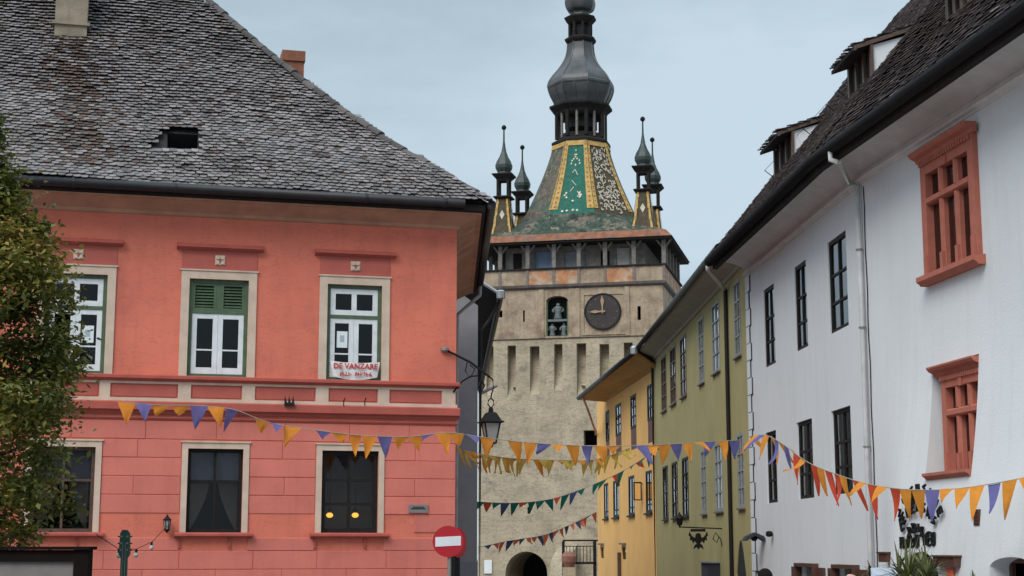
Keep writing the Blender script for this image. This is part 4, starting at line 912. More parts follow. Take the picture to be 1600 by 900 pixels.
x, z = O.at(1044, 706); o = MB().tube([(0, 0, 0), (0, -.25, .12), (0, -.75, .05), (0, -.9, -.12)], .025, 6).obj('wall_bracket', black_iron); o.location = O.w(x, 0, z); o.rotation_euler = (0, 0, O.a); tag(o, 'thin curved iron arm on the olive wall above the bunting', 'bracket')

# ------------------------------------------------------------------ yellow house
yc = O.w(XO, 0, 0); Yw = Frame(yc.x, yc.y, -90 + math.degrees(math.atan(200 / 2450 * .986)), gz(75)); tag(Yw.root('yellow_house'), 'ochre yellow house with wide sloping eave beside the tower', 'house')
XY = -18.0
U = [(Yw.at(a, 640)[0], Yw.at(b, 640)[0]) for a, b in ((1012, 1020), (985.5, 994), (962, 970.5), (946.5, 952))]; Lw = [(Yw.at(a, 770)[0], Yw.at(b, 770)[0]) for a, b in ((1009, 1019), (982, 991.5), (958, 967), (943.5, 950.5))]
SMW = [(Yw.at(972, 862)[0], Yw.at(978, 862)[0], Yw.at(975, 874)[1], Yw.at(975, 855)[1]), (Yw.at(938.5, 862)[0], Yw.at(943.5, 862)[0], Yw.at(941, 872)[1], Yw.at(941, 855)[1])]
holes = [(a, b, 6.05, 8.52, .2) for a, b in U] + [(a, b, 3.12, 4.9, .2) for a, b in Lw] + [(*q, .3) for q in SMW]
mb = MB().wall(XY, 0, -2.8, 9.3, holes); mb.quad((XY, 8, -2.8), (XY, 0, -2.8), (XY, 0, 9.3), (XY, 8, 9.3)); Yw.part('wall', mb, yellow)
Yw.part('interior_dark_sheet', MB().quad((XY, .9, -2.7), (0, .9, -2.7), (0, .9, 9.3), (XY, .9, 9.3)), dark_in)
for i, (a, b) in enumerate(U):
    w = window(Yw, a, b, 7.0, 8.52, -.02, dark_frame, 2, (.33, .66), .12, .06, .06)
    Yw.part('shutter', MB().box(a, b, .0, .06, 6.05, 6.995), red_shutter, w)
for i, (a, b) in enumerate(Lw):
    w = window(Yw, a, b, 3.12, 4.9, .0, dark_frame, 2, (.15,), .12, .06, .06); Yw.part('sill', MB().box(a - .06, b + .06, -.1, .02, 3.04, 3.12), dark_frame, w)
for a, b, c, d in SMW:
    w = window(Yw, a, b, c, d, .05, dark_frame, 1, (), .08, .05, .05); Yw.part('hood', MB().box(a - .1, b + .1, -.15, .02, d + .12, d + .2), old_wood, w)
ne = Vector((*[Yw.at(994, 553, -.85)[0]], -.85, Yw.at(994, 553, -.85)[1])); fe = Vector((Yw.at(906, 625, -1.35)[0], -1.35, Yw.at(906, 625, -1.35)[1]))
fe = Vector((fe.x, -1.35, fe.z)); mb = MB(); A, Bq, Cq, Dq = Vector((fe.x - .1, 0, 9.02)), Vector((ne.x, 0, 9.02)), ne, fe
t2 = Vector((0, 0, .12))
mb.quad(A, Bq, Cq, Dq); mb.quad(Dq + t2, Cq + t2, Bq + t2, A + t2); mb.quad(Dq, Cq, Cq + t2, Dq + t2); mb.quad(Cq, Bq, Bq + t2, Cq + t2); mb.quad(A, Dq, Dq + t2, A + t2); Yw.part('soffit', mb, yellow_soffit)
Yw.part('gutter', MB().tube([fe + Vector((-.1, -.06, .1)), ne + Vector((.1, -.06, .1))], .11, 8), gutter_m, smooth=True)
mb = MB(); ra, rb = Vector((fe.x, 3.6, 12.2)), Vector((-.05, 3.6, 12.2)); mb.quad(fe + t2 * 1.5, ne + t2 * 1.5, rb, ra); mb.add([ne + t2 * 1.4, Vector((-.05, 0, 9.3)), rb], [(0, 1, 2)]); mb.add([fe + t2 * 1.4, ra, Vector((fe.x, 8, 9))], [(0, 1, 2)]); Yw.part('roof', mb, tile_w)
Yw.part('gutter_end', MB().lathe([(.05, -.15), (.15, -.13), (.16, .12), (.1, .2)], 8, ne + Vector((.1, -.1, .12))), zinc)
Yw.part('downpipe', MB().tube([fe + Vector((1.2, .0, 0)), fe + Vector((1.0, .25, -.5)), Vector((XY + .3, -.1, 7.7)), Vector((XY + .1, -.08, 7.6))], .06, 8), soffit_brown)
x, z = Yw.at(1005, 782); e = Yw.thing('square_sign', x, 0, z); tag(e, 'small black framed square sign on the yellow house', 'sign')
for q in ((-.42, -.06, 0, .05), (-.42, -.06, .75, .8), (-.11, -.06, .051, .749), (-.42, -.37, .051, .749)): MB().box(-.02, .02, *q).obj('frame', black_iron, e)
MB().box(-.008, .008, -.37, -.11, .05, .75).obj('panel', yellow, e); MB().tube([(0, 0, .72), (0, -.07, .72)], .02, 6).obj('arm', black_iron, e)
x, z = Yw.at(970, 863); o = MB().box(-.1, .1, -.14, -.0, 0, z + 2.3).obj('wooden_post', brown_frame); o.location = Yw.w(x, -.02, -2.3); o.rotation_euler = (0, 0, Yw.a); tag(o, 'dark wooden post standing against the yellow house wall', 'post')
# ------------------------------------------------------------------ clock tower
T = Frame(11.211, 115.0, -13, gz(115)); tag(T.root('clock_tower'), 'old stone clock tower with patterned tile roof, onion dome and corner turrets', 'tower')
TW = 14.1; TD = 10.0; X0 = -TW
def tr(pxa, pya, pxb, pyb, y=0):
    a = T.at(pxa, pyb, y); b = T.at(pxb, pya, y); return (a[0], b[0], a[1], b[1])
slots = []
for a, b in ((760, 771), (793, 806), (828, 843), (866, 879), (901, 916), (937, 952), (975, 989), (1011, 1025)):
    x0, x1 = T.at(a, 580)[0], T.at(b, 580)[0]; slots.append((x0, x1, 13.0 + R.uniform(-.4, .3), 16.72 + R.uniform(-.08, .08)))
niche = (-8.87, -7.17, 17.40, 20.45)
slits = [tr(779, 485, 785, 496), tr(817, 485, 820, 503), tr(996, 478, 1001, 500)]
low_op = [tr(800, 605, 805, 622), tr(907, 602, 913, 618), tr(912, 672, 934, 696), tr(824, 792, 828, 803)]
AR = (-12.0, -8.85, -2.9, 1.43)
mb = MB().wall(X0, 0, 17.22, 21.2, [(*niche, .9)] + [(*s_, .5) for s_ in slits]); mb.quad((0, 0, 17.22), (0, TD, 17.22), (0, TD, 21.2), (0, 0, 21.2)); mb.quad((X0, TD, 17.22), (X0, 0, 17.22), (X0, 0, 21.2), (X0, TD, 21.2)); mb.quad((0, TD, -3), (X0, TD, -3), (X0, TD, 21.2), (0, TD, 21.2))
T.part('upper_wall', mb, tower_m)
mb = MB().wall(X0, 0, 12.4, 17.22, [(*s_, 0) for s_ in slots])
for a, b, c, d in slots:
    dp = 1.1; dm = .5; zm = c + 1.1; mb.quad((a, 0.001, c), (b, 0.001, c), (b, dm, zm), (a, dm, zm)); mb.quad((a, dm, zm), (b, dm, zm), (b, dp, d), (a, dp, d)); mb.add([(a, 0, c), (a, dm, zm), (a, dp, d), (a, 0, d)], [(0, 1, 2, 3)]); mb.add([(b, 0, c), (b, 0, d), (b, dp, d), (b, dm, zm)], [(0, 1, 2, 3)]); mb.quad((a, 0, d), (a, dp, d), (b, dp, d), (b, 0, d))
mb.quad((0, 0, 12.4), (0, TD, 12.4), (0, TD, 17.22), (0, 0, 17.22)); mb.quad((X0, TD, 12.4), (X0, 0, 12.4), (X0, 0, 17.22), (X0, TD, 17.22))
T.part('machicolation', mb, tower_low)
mb = MB().wall(X0, 0, -3, 12.4, [(*q, .7) for q in low_op] + [(*AR, 9.5)]); mb.quad((0, 0, -3), (0, TD, -3), (0, TD, 12.4), (0, 0, 12.4)); mb.quad((X0, TD, -3), (X0, 0, -3), (X0, 0, 12.4), (X0, TD, 12.4))
cx = (AR[0] + AR[1]) / 2; hw = (AR[1] - AR[0]) / 2; sp = AR[3] - hw; n = 16
pts = [(cx + hw * math.cos(math.pi * k / n), sp + hw * math.sin(math.pi * k / n)) for k in range(n + 1)]
for (a, b), (c, d) in zip(pts, pts[1:]): mb.quad((c, 0, d), (a, 0, b), (a, 0, AR[3]), (c, 0, AR[3])); mb.quad((a, 0, b), (c, 0, d), (c, 9.4, d), (a, 9.4, b))
T.part('lower_wall', mb, tower_low)
T.part('core', MB().box(X0 + .2, -.2, 1.6, TD - .1, 2.0, 21.0), dark_in)
T.part('passage_dark_block', MB().box(AR[0], AR[1], 6, 6.2, -3, 1.45), dark_in)  # black block stands in for the unlit depth of the arch passage
# mouldings and pilaster strips
T.part('ledge', MB().sweep([(X0, TD, -1, 0), (X0, 0, -1, -1), (0, 0, 1, -1), (0, TD, 1, 0)], [(-.02, 20.98), (.06, 21.0), (.22, 21.12), (.24, 21.3), (-.02, 21.3)]), ledge_m)
T.part('ledge', MB().sweep([(X0, TD, -1, 0), (X0, 0, -1, -1), (0, 0, 1, -1), (0, TD, 1, 0)], [(-.02, 17.18), (.07, 17.2), (.09, 17.25), (-.02, 17.27)]), ledge_m)
for pa, pb in ((842, 850), (889, 906), (977, 984)):
    a, b = T.at(pa, 490)[0], T.at(pb, 490)[0]; T.part('pilaster', MB().box(a, b, -.09, .02, 17.27, 20.97), tower_m)
xa, xb, za, zb = tr(910, 456, 977, 524)
for q in ((xa, xb, zb - .14, zb), (xa, xb, za, za + .14), (xa, xa + .14, za + .141, zb - .141), (xb - .14, xb, za + .141, zb - .141)): T.part('clock_border', MB().box(q[0], q[1], -.07, .02, q[2], q[3]), tower_m)
ccx, ccz = T.at(942, 487); cr_ = 1.33
def disc(c_x, c_z, r, y0, y1, n=40):
    m = MB(); m.prism([(c_x + r * math.cos(2 * math.pi * k / n), c_z + r * math.sin(2 * math.pi * k / n)) for k in range(n)], y0, y1); return m
cf = T.part('clock_face', disc(ccx, ccz, cr_, -.10, .05), clock_m)
ring = MB(); n = 40
for k in range(n):
    a0, a1 = 2 * math.pi * k / n, 2 * math.pi * (k + 1) / n
    P4 = lambda a, r, y: (ccx + r * math.cos(a), y, ccz + r * math.sin(a))
    ring.quad(P4(a0, cr_ - .05, -.13), P4(a0, cr_ + .06, -.13), P4(a1, cr_ + .06, -.13), P4(a1, cr_ - .05, -.13)); ring.quad(P4(a0, cr_ + .06, -.13), P4(a0, cr_ + .06, .02), P4(a1, cr_ + .06, .02), P4(a1, cr_ + .06, -.13)); ring.quad(P4(a1, cr_ - .05, -.13), P4(a1, cr_ - .05, -.09), P4(a0, cr_ - .05, -.09), P4(a0, cr_ - .05, -.13))
T.part('rim', ring, dark_wood, cf)
T.part('hand', MB().prism([(ccx - .05, ccz - .2), (ccx + .05, ccz - .2), (ccx + .03, ccz + .4), (ccx + .13, ccz + .8), (ccx - .06, ccz + 1.22), (ccx - .16, ccz + .8), (ccx - .07, ccz + .4)], -.17, -.14), clock_hand, cf)
T.part('hand', MB().prism([(ccx + .2, ccz - .06), (ccx + .2, ccz + .06), (ccx - .3, ccz + .05), (ccx - .6, ccz + .12), (ccx - .98, ccz - .02), (ccx - .6, ccz - .14), (ccx - .3, ccz - .07)][::-1], -.21, -.18), clock_hand, cf)
T.part('hub', disc(ccx, ccz, .1, -.24, -.14, 12), clock_hand, cf)
for k in range(12):
    a = math.pi / 6 * k; r0_, r1_ = (.98, 1.16); c_, s_ = math.cos(a), math.sin(a); w_ = .035 if k % 3 else .06
    T.part('numeral', MB().prism([(ccx + r0_ * c_ + w_ * s_, ccz + r0_ * s_ - w_ * c_), (ccx + r1_ * c_ + w_ * s_, ccz + r1_ * s_ - w_ * c_), (ccx + r1_ * c_ - w_ * s_, ccz + r1_ * s_ + w_ * c_), (ccx + r0_ * c_ - w_ * s_, ccz + r0_ * s_ + w_ * c_)], -.115, -.10), brown_frame, cf)
# niche arch, shelf, figures
mb = MB(); cx = (niche[0] + niche[1]) / 2; hw = .85; zz = niche[3]; pts = [(cx + hw * math.cos(math.pi * k / 10), zz - .4 + .4 * math.sin(math.pi * k / 10)) for k in range(11)]
for (a, b), (c, d) in zip(pts, pts[1:]): mb.quad((c, 0, d), (a, 0, b), (a, 0, zz), (c, 0, zz)); mb.quad((a, 0, b), (c, 0, d), (c, .8, d), (a, .8, b))
T.part('niche_arch', mb, tower_m)
T.part('niche_back', MB().box(niche[0], niche[1], .85, .95, niche[2], niche[3]), dark_in)
mb = MB(); mb.box(niche[0], niche[1], .1, .85, 18.52, 18.68); T.part('niche_shelf', mb, figure_m)
for a in (niche[0], niche[1] - .1): T.part('niche_frame', MB().box(a, a + .1, .05, .2, niche[2], 20.05), green_paint)
def figure(x, y, z, h, w_, lab):
    e = T.thing('wooden_figure', x, y, z); tag(e, lab, 'figure', 'figures in the tower niche')
    MB().lathe([(w_ * .8, 0), (w_ * .9, h * .1), (w_ * .62, h * .45), (w_, h * .68), (w_ * .8, h * .78), (w_ * .25, h * .82)], 10).obj('body', figure_m, e, True); MB().lathe([(w_ * .25, h * .8), (w_ * .42, h * .86), (w_ * .42, h * .94), (w_ * .2, h)], 10).obj('head', figure_m, e, True)
    for s_ in (-1, 1): MB().tube([(s_ * w_ * .9, 0, h * .7), (s_ * w_ * 1.15, -.05, h * .55), (s_ * w_ * .8, -.2, h * .45)], w_ * .2, 6).obj('arm', figure_m, e)
figure(cx, .4, 18.69, 1.25, .36, 'pale robed figure on the upper shelf of the tower niche')
for s_ in (-1, 1): figure(cx + s_ * .45, .4, 17.42, 1.0, .26, 'grey figure standing low in the tower niche beside the clock')
# gallery
gx = [T.at(px, 430)[0] for px in (749, 782, 825, 866, 905, 946, 991)] + [.12]
for a, b, bm in zip(gx, gx[1:], (tower_m, tower_m, brick_patch, brick_patch, tower_m, brick_patch, tower_m)):
    T.part('parapet_panel', MB().box(a + .1, b - .1, -.18, .05, 21.32, 22.44), bm)
for a in gx: T.part('parapet_post', MB().box(a - .098, a + .098, -.24, .05, 21.3, 22.46), old_wood)
for k in range(4): T.part('parapet_panel', MB().box(-.1, .18, .15 + k * 2.45, 2.5 + k * 2.45, 21.32, 22.44), tower_m if k % 2 else brick_patch)
T.part('gallery_rail', MB().sweep([(X0, TD, -1, 0), (X0, 0, -1, -1), (0, 0, 1, -1), (0, TD, 1, 0)], [(-.1, 22.46), (.3, 22.46), (.3, 22.58), (-.1, 22.58)]), dark_wood)
T.part('gallery_floor', MB().box(X0, 0, .06, TD, 21.3, 22.3), dark_wood)
for a in gx: 
    T.part('gallery_post', MB().box(a - .15, a + .15, -.16, .14, 22.58, 24.42), old_wood)
    for s_ in (-1, 1): T.part('gallery_brace', MB().prism([(a + s_ * .15, 24.0), (a + s_ * .15, 23.8), (a + s_ * .62, 24.42), (a + s_ * .45, 24.42)][::s_], -.05, .05), old_wood)
for k in range(5):
    T.part('gallery_post', MB().box(-.14, .14, 1.9 * (k + 1) - .14, 1.9 * (k + 1) + .14, 22.58, 24.42), old_wood); T.part('gallery_post', MB().box(X0 - .14, X0 + .14, 1.9 * (k + 1) - .1, 1.9 * (k + 1) + .1, 22.58, 24.42), old_wood)
mb = MB().wall(-12.2, -1.4, 22.3, 24.42, [(-11.6, -10.9, 22.5, 24.0), (-9.9, -8.2, 22.6, 24.1), (-7.6, -6.0, 22.6, 24.0), (-4.8, -4.1, 22.5, 23.9), (-3.6, -2.6, 22.6, 24.1)], .2)
mb2 = MB(); mb2.v = [(x, y + .8, z) for x, y, z in mb.v]; mb2.f = mb.f; mb2.quad((-1.4, .8, 22.3), (-1.4, 8.5, 22.3), (-1.4, 8.5, 24.42), (-1.4, .8, 24.42)); mb2.quad((-12.2, 8.5, 22.3), (-12.2, .8, 22.3), (-12.2, .8, 24.42), (-12.2, 8.5, 24.42)); T.part('gallery_wall', mb2, old_wood)
for a, b, m_ in ((-11.6, -10.9, dark_wood), (-9.9, -8.2, mat('blue_board', (.16, .22, .32), .7, .2)), (-7.6, -6.0, shirt_b), (-4.8, -4.1, dark_wood), (-3.6, -2.6, curtain_m)): T.part('gallery_door', MB().box(a, b, 1.0, 1.05, 22.45, 24.2), m_)
# roof
TCX, TCY = -7.0, 5.0
ZE = 24.46; z1 = T.at(908, 350, 5)[1]; z2 = T.at(908, 229, 5)[1]
T.part('eave', MB().box(TCX - 7.75, TCX + 7.75, TCY - 5.75, TCY + 5.75, ZE - .06, ZE + .1), dark_wood)
def ring8(hx, hy, f, gg, z): return [Vector((TCX + a, TCY + b, z)) for a, b in ((-f, -hy), (f, -hy), (hx, -gg), (hx, gg), (f, hy), (-f, hy), (-hx, gg), (-hx, -gg))]
rings = [ring8(7.85, 5.85, 7.8, 5.8, ZE + .1), ring8(7.3, 5.35, 7.0, 5.0, ZE + .72)]
rings_s = rings[-1:] + [ring8(6.2, 4.75, 4.6, 3.6, ZE + 1.3), ring8(5.2, 4.35, 2.7, 2.4, ZE + 1.9), ring8(4.45, 4.05, 1.75, 1.7, z1)]
NR = 8; rings_o = []
for k in range(NR + 1):
    t_ = k / NR; s_ = 1 - (1 - t_) ** 1.28; L_ = lambda a, b: a + (b - a) * s_; rings_o.append(ring8(L_(4.45, 2.12), L_(4.05, 2.12), L_(1.75, .84), L_(1.7, .84), z1 + (z2 - z1) * t_))
def strip(rs, k):
    m = MB(); k2 = (k + 1) % 8
    for a, b in zip(rs, rs[1:]): m.quad(a[k], a[k2], b[k2], b[k])
    return m
rt = T.part('roof', MB().add([v for r_ in rings for v in r_], [(k, (k + 1) % 8, (k + 1) % 8 + 8, k + 8) for k in range(8)]), terracotta)
for k in range(8): T.part('roof_skirt', strip(rings_s, k), roof_moss, rt)
for k in range(8): T.part('roof_facet', strip(rings_o, k), {0: roof_green, 1: roof_scroll, 7: roof_grey}.get(k, roof_moss), rt)
ctr = Vector((TCX, TCY, 0))
def on_facet(k, s_, t_, off):                            # s_ in 0..1 across, t_ in 0..1 up
    f_ = t_ * NR; i = min(NR - 1, int(f_)); fr_ = f_ - i; k2 = (k + 1) % 8
    a = rings_o[i][k].lerp(rings_o[i + 1][k], fr_); b = rings_o[i][k2].lerp(rings_o[i + 1][k2], fr_); p = a.lerp(b, s_); nn = (a + b) / 2 - ctr; nn.z = 0; return p + nn.normalized() * off + Vector((0, 0, off * .4))
for k, sl_, sr_ in ((0, .0, .16), (0, .84, 1.0), (1, .0, .10), (1, .90, 1.0), (7, .94, 1.0), (2, 0, .08)):
    m = MB(); tt = [.06 + .94 * i / 12 for i in range(13)]
    for a, b in zip(tt, tt[1:]): m.quad(on_facet(k, sl_, a, .05), on_facet(k, sr_, a, .05), on_facet(k, sr_, b, .05), on_facet(k, sl_, b, .05))
    m.quad(on_facet(k, sl_, .06, 0), on_facet(k, sr_, .06, 0), on_facet(k, sr_, .06, .05), on_facet(k, sl_, .06, .05))
    T.part('glazed_rib', m, roof_yellow, rt)
    for i in range(14):                                   # diamond tiles running up the rib
        a = .09 + i * .065; sm = (sl_ + sr_) / 2; w_ = (sr_ - sl_) * .22; m2 = MB().quad(on_facet(k, sm - w_, a, .062), on_facet(k, sm, a - .012, .062), on_facet(k, sm + w_, a, .062), on_facet(k, sm, a + .012, .062)); T.part('rib_tile', m2, brown_frame if k else terracotta, rt)
for k in (7, 0, 1, 2):
    T.part('glazed_band', MB().quad(on_facet(k, 0, .925, .058), on_facet(k, 1, .925, .058), on_facet(k, 1, 1, .058), on_facet(k, 0, 1, .058)), roof_yellow, rt)
def dia(m, k, s_, t_, ds, dt, off=.03): m.quad(on_facet(k, s_ - ds, t_, off), on_facet(k, s_, t_ - dt, off), on_facet(k, s_ + ds, t_, off), on_facet(k, s_, t_ + dt, off))
def stroke(m, k, pts, ds, off=.035):
    for (a, b), (c, d) in zip(pts, pts[1:]):
        m.quad(on_facet(k, a - ds, b, off), on_facet(k, a + ds, b, off), on_facet(k, c + ds, d, off), on_facet(k, c - ds, d, off))
m = MB(); rq = random.Random(5)
for s_, t_ in ((.5, .86), (.47, .80), (.53, .80), (.36, .72), (.64, .72), (.42, .745), (.58, .745), (.5, .77), (.34, .68), (.66, .68), (.5, .66), (.28, .25), (.7, .25), (.33, .22), (.66, .22), (.3, .28), (.68, .28), (.5, .17), (.38, .04), (.5, .045), (.6, .04), (.28, .035)): dia(m, 0, s_ + rq.uniform(-.015, .015), t_, .035, .016)
for p_ in ([(.5, .60), (.42, .55)], [(.5, .60), (.6, .52)], [(.42, .45), (.56, .38)], [(.5, .36), (.4, .30)], [(.6, .30), (.7, .22)], [(.7, .29), (.6, .22)], [(.32, .46), (.4, .46)], [(.62, .46), (.7, .46)]): stroke(m, 0, p_, .012)
tag(T.part('tile_motif', m, tile_cream, rt), kind='stuff')
m = MB()
for i in range(144):
    s_ = .17 + .68 * ((i % 8) + rq.random()) / 8; t_ = .05 + .84 * ((i // 8) + rq.random()) / 18
    if (.45 < s_ < .75 and .45 < t_ < .58) and rq.random() < .8: continue
    a = rq.uniform(0, 6.28); bend = rq.choice((-1, 1)) * 1.6; pts = []
    for j in range(5): pts.append((s_, t_)); s_ += .032 * math.cos(a); t_ += .017 * math.sin(a); a += bend * .45
    pts = [(min(.86, max(.19, a_)), min(.92, max(.03, b_))) for a_, b_ in pts]
    for (a_, b_), (c_, d_) in zip(pts, pts[1:]):
        dx, dt_ = c_ - a_, d_ - b_; l_ = math.hypot(dx, dt_ * 1.8) + 1e-5; nx_, nt_ = -dt_ * 1.8 / l_ * .013, dx / l_ * .0075
        m.quad(on_facet(1, a_ - nx_, b_ - nt_, .035 + i * .0002), on_facet(1, a_ + nx_, b_ + nt_, .035 + i * .0002), on_facet(1, c_ + nx_, d_ + nt_, .035 + i * .0002), on_facet(1, c_ - nx_, d_ - nt_, .035 + i * .0002))
tag(T.part('tile_motif', m, tile_cream, rt), kind='stuff')
# lantern storey and onion dome
def zt(py): return T.at(908, py, 5)[1]
fd = (T.w(TCX, TCY, 38) - CAM); fwd = fd.y * math.cos(PITCH) + fd.z * math.sin(PITCH); rr_ = lambda px: px * fwd / FPX / math.cos(math.pi / 8) * .985
oc8 = math.pi / 8; cc = (TCX, TCY, 0)
def dense_(pr, m=4):
    o = []
    for i in range(len(pr) - 1):
        p0, p1, p2, p3 = pr[max(i - 1, 0)], pr[i], pr[i + 1], pr[min(i + 2, len(pr) - 1)]
        for k in range(m):
            t = k / m; o.append(tuple(.5 * (2 * b + (c - a) * t + (2 * a - 5 * b + 4 * c - d) * t * t + (3 * b - 3 * c + d - a) * t ** 3) for a, b, c, d in zip(p0, p1, p2, p3)))
    return o + [pr[-1]]
lat = lambda pr, n=8: MB().lathe([(rr_(r_), zt(y_)) for r_, y_ in pr], n, cc, oc8)
T.part('lantern_base', lat([(40, 233), (44, 229), (44, 226), (38, 222), (36, 222), (36, 214), (10, 214)]), dark_wood)
T.part('lantern_core', lat([(24, 203), (24, 176)]), dark_in)
for k in range(8):
    for j in range(2):
        a = oc8 + k * math.pi / 4 + j * math.pi / 8; r_ = rr_(36 if j == 0 else 33.5); p = (TCX + r_ * math.cos(a), TCY + r_ * math.sin(a)); w_ = .16 if j == 0 else .11
        T.part('column', MB().lathe([(w_, zt(220)), (w_, zt(180)), (w_ * 1.5, zt(178))], 6, (*p, 0)), old_wood if j else dark_wood)
T.part('lantern_cornice', lat([(34, 186), (38, 182), (40, 178), (47, 172), (47, 169), (40, 166), (30, 166)]), dark_wood)
T.part('onion_dome', lat(dense_([(38, 169), (41, 161), (45.5, 152), (49, 140), (48, 131), (42, 121), (34, 111), (27.5, 101), (23, 92), (20.5, 83), (19.5, 74), (19, 66)])), dome_m)
prof_ = dense_([(38, 169), (41, 161), (45.5, 152), (49, 140), (48, 131), (42, 121), (34, 111), (27.5, 101), (23, 92), (20.5, 83), (19.5, 74), (19, 66)])
for k in range(8):
    a = oc8 + k * math.pi / 4; T.part('dome_seam', MB().tube([(TCX + rr_(r_) * math.cos(a), TCY + rr_(r_) * math.sin(a), zt(y_)) for r_, y_ in prof_], .06, 5), dome_m)
    a += oc8; c8 = math.cos(oc8); T.part('dome_seam', MB().tube([(TCX + (rr_(r_) * c8 + .01) * math.cos(a), TCY + (rr_(r_) * c8 + .01) * math.sin(a), zt(y_)) for r_, y_ in prof_ if y_ > 134], .045, 5), dome_m)
T.part('dome_band', lat([(49.2, 141), (50.3, 139), (50.3, 136), (48.8, 134)]), dome_m)
T.part('dome_cornice', lat([(19, 70), (23, 66), (24, 63), (20, 60), (14, 60)]), dark_wood)
T.part('upper_lantern', lat([(12, 61), (12, 36)]), dark_in)
for k in range(8):
    a = oc8 + k * math.pi / 4; r_ = rr_(16); T.part('column', MB().lathe([(.12, zt(61)), (.12, zt(38)), (.17, zt(37))], 6, (TCX + r_ * math.cos(a), TCY + r_ * math.sin(a), 0)), dark_wood)
T.part('dome_cornice', lat([(15, 40), (19, 37), (24, 31), (24, 29), (17, 26), (14, 26)]), dark_wood)
T.part('upper_bulb', lat(dense_([(14.5, 28), (14, 21), (20, 17), (23, 8), (22.5, 0), (18, -8), (12, -16), (6, -26), (3, -42), (1.5, -90), (1, -120)], 3), 8), dome_m)
T.part('finial', MB().lathe([(.1, -.35), (.33, -.1), (.33, .1), (.1, .35)], 10, (TCX, TCY, zt(-95))), roof_yellow, None, True)
# corner turrets
def turret(x, y):
    e = (x, y, 24.75); k = 1.0; P8 = math.pi / 4
    b = T.part('turret', MB().lathe([(1.62, 0), (1.25, .5), (1.0, 1.3), (.82, 2.2), (.68, 3.1), (.64, 3.55)], 4, e, P8), roof_scroll)
    for i in range(4):
        a = i * math.pi / 2; pr = [(1.14, .55), (.92, 1.3), (.78, 2.2), (.64, 3.1), (.6, 3.5)]; pr = [(r_ * .79, z_) for r_, z_ in pr]
        c_, s_ = math.cos(a), math.sin(a)
        for q in (-1, 1):
            m = MB(); V = lambda r_, z_, w_: (x + (r_ + .03) * c_ - q * w_ * s_, y + (r_ + .03) * s_ + q * w_ * c_, 24.75 + z_); ww = lambda r_: r_ * .93
            for (r0_, za_), (r1_, zb_) in zip(pr, pr[1:]):
                quad_ = [V(r0_, za_, ww(r0_) - .2), V(r0_, za_, ww(r0_)), V(r1_, zb_, ww(r1_)), V(r1_, zb_, ww(r1_) - .14)]; m.quad(*(quad_ if q > 0 else quad_[::-1]))
            T.part('glazed_rib', m, roof_yellow, b)
        T.part('tile_motif', MB().quad((x + (.62) * math.cos(a) + .2 * math.sin(a), y + .62 * math.sin(a) - .2 * math.cos(a), 27.0), (x + .655 * math.cos(a), y + .655 * math.sin(a), 26.6), (x + .62 * math.cos(a) - .2 * math.sin(a), y + .62 * math.sin(a) + .2 * math.cos(a), 27.0), (x + .60 * math.cos(a), y + .60 * math.sin(a), 27.35)), tile_cream, b)
    T.part('turret_collar', MB().lathe([(.62, 3.5), (.98, 3.62), (1.0, 3.7), (.7, 3.78)], 4, e, P8), dark_wood, b)
    for sx in (-1, 1):
        for sy in (-1, 1): T.part('turret_post', MB().box(x + sx * .4 - .08, x + sx * .4 + .08, y + sy * .4 - .08, y + sy * .4 + .08, 24.75 + 3.74, 24.75 + 5.1), dark_wood, b)
    T.part('turret_cornice', MB().lathe([(.62, 4.95), (.72, 5.1), (1.12, 5.42), (1.12, 5.5), (.7, 5.56)], 4, e, P8), dark_wood, b)
    T.part('turret_onion', MB().lathe([(.52, 5.55), (.5, 5.7), (.66, 6.0), (.68, 6.25), (.55, 6.6), (.35, 6.95), (.2, 7.35), (.12, 7.8), (.07, 8.2), (.06, 9.15)], 8, e, oc8), dome_g, b)
    T.part('turret_ball', MB().lathe([(.05, 9.1), (.16, 9.18), (.2, 9.3), (.16, 9.42), (.05, 9.5)], 10, e), black_iron, b, True)
for x, y in ((-1.46, .9), (-12.36, .9), (-1.6, 7.2), (-12.3, 7.2)): turret(x, y)
xa, xb, za, zb = tr(757, 875, 769, 896); o = MB().box(xa, xb, -.08, .0, za, zb).obj('notice_board', sign_white, None, dz=-za); o.location = T.w(0, -.02, za); o.rotation_euler = (0, 0, T.a); tag(o, 'small white notice board on the tower wall beside the arch', 'notice')
# buttress wall by the arch
a = T.at(852, 880, -3.0)[0]; b = T.at(890, 880, -3.0)[0]; zt_ = T.at(870, 868, -3.0)[1]
e = T.thing('buttress', (a + b) / 2, 0, gz(112)); tag(e, 'low sloping stone buttress right of the tower archway', 'buttress')
hh = zt_ - gz(112); w_ = (b - a) / 2
MB().add([(-w_, -3, -.5), (w_, -3, -.5), (w_, 0, -.5), (-w_, 0, -.5), (-w_ * .7, -2.2, hh - .3), (w_ * .95, -2.6, hh - .2), (w_, 0, hh + .8), (-w_ * .7, 0, hh + .5)], [(3, 2, 1, 0), (4, 5, 6, 7), (0, 1, 5, 4), (1, 2, 6, 5), (2, 3, 7, 6), (3, 0, 4, 7)]).obj('masonry', tower_low, e)
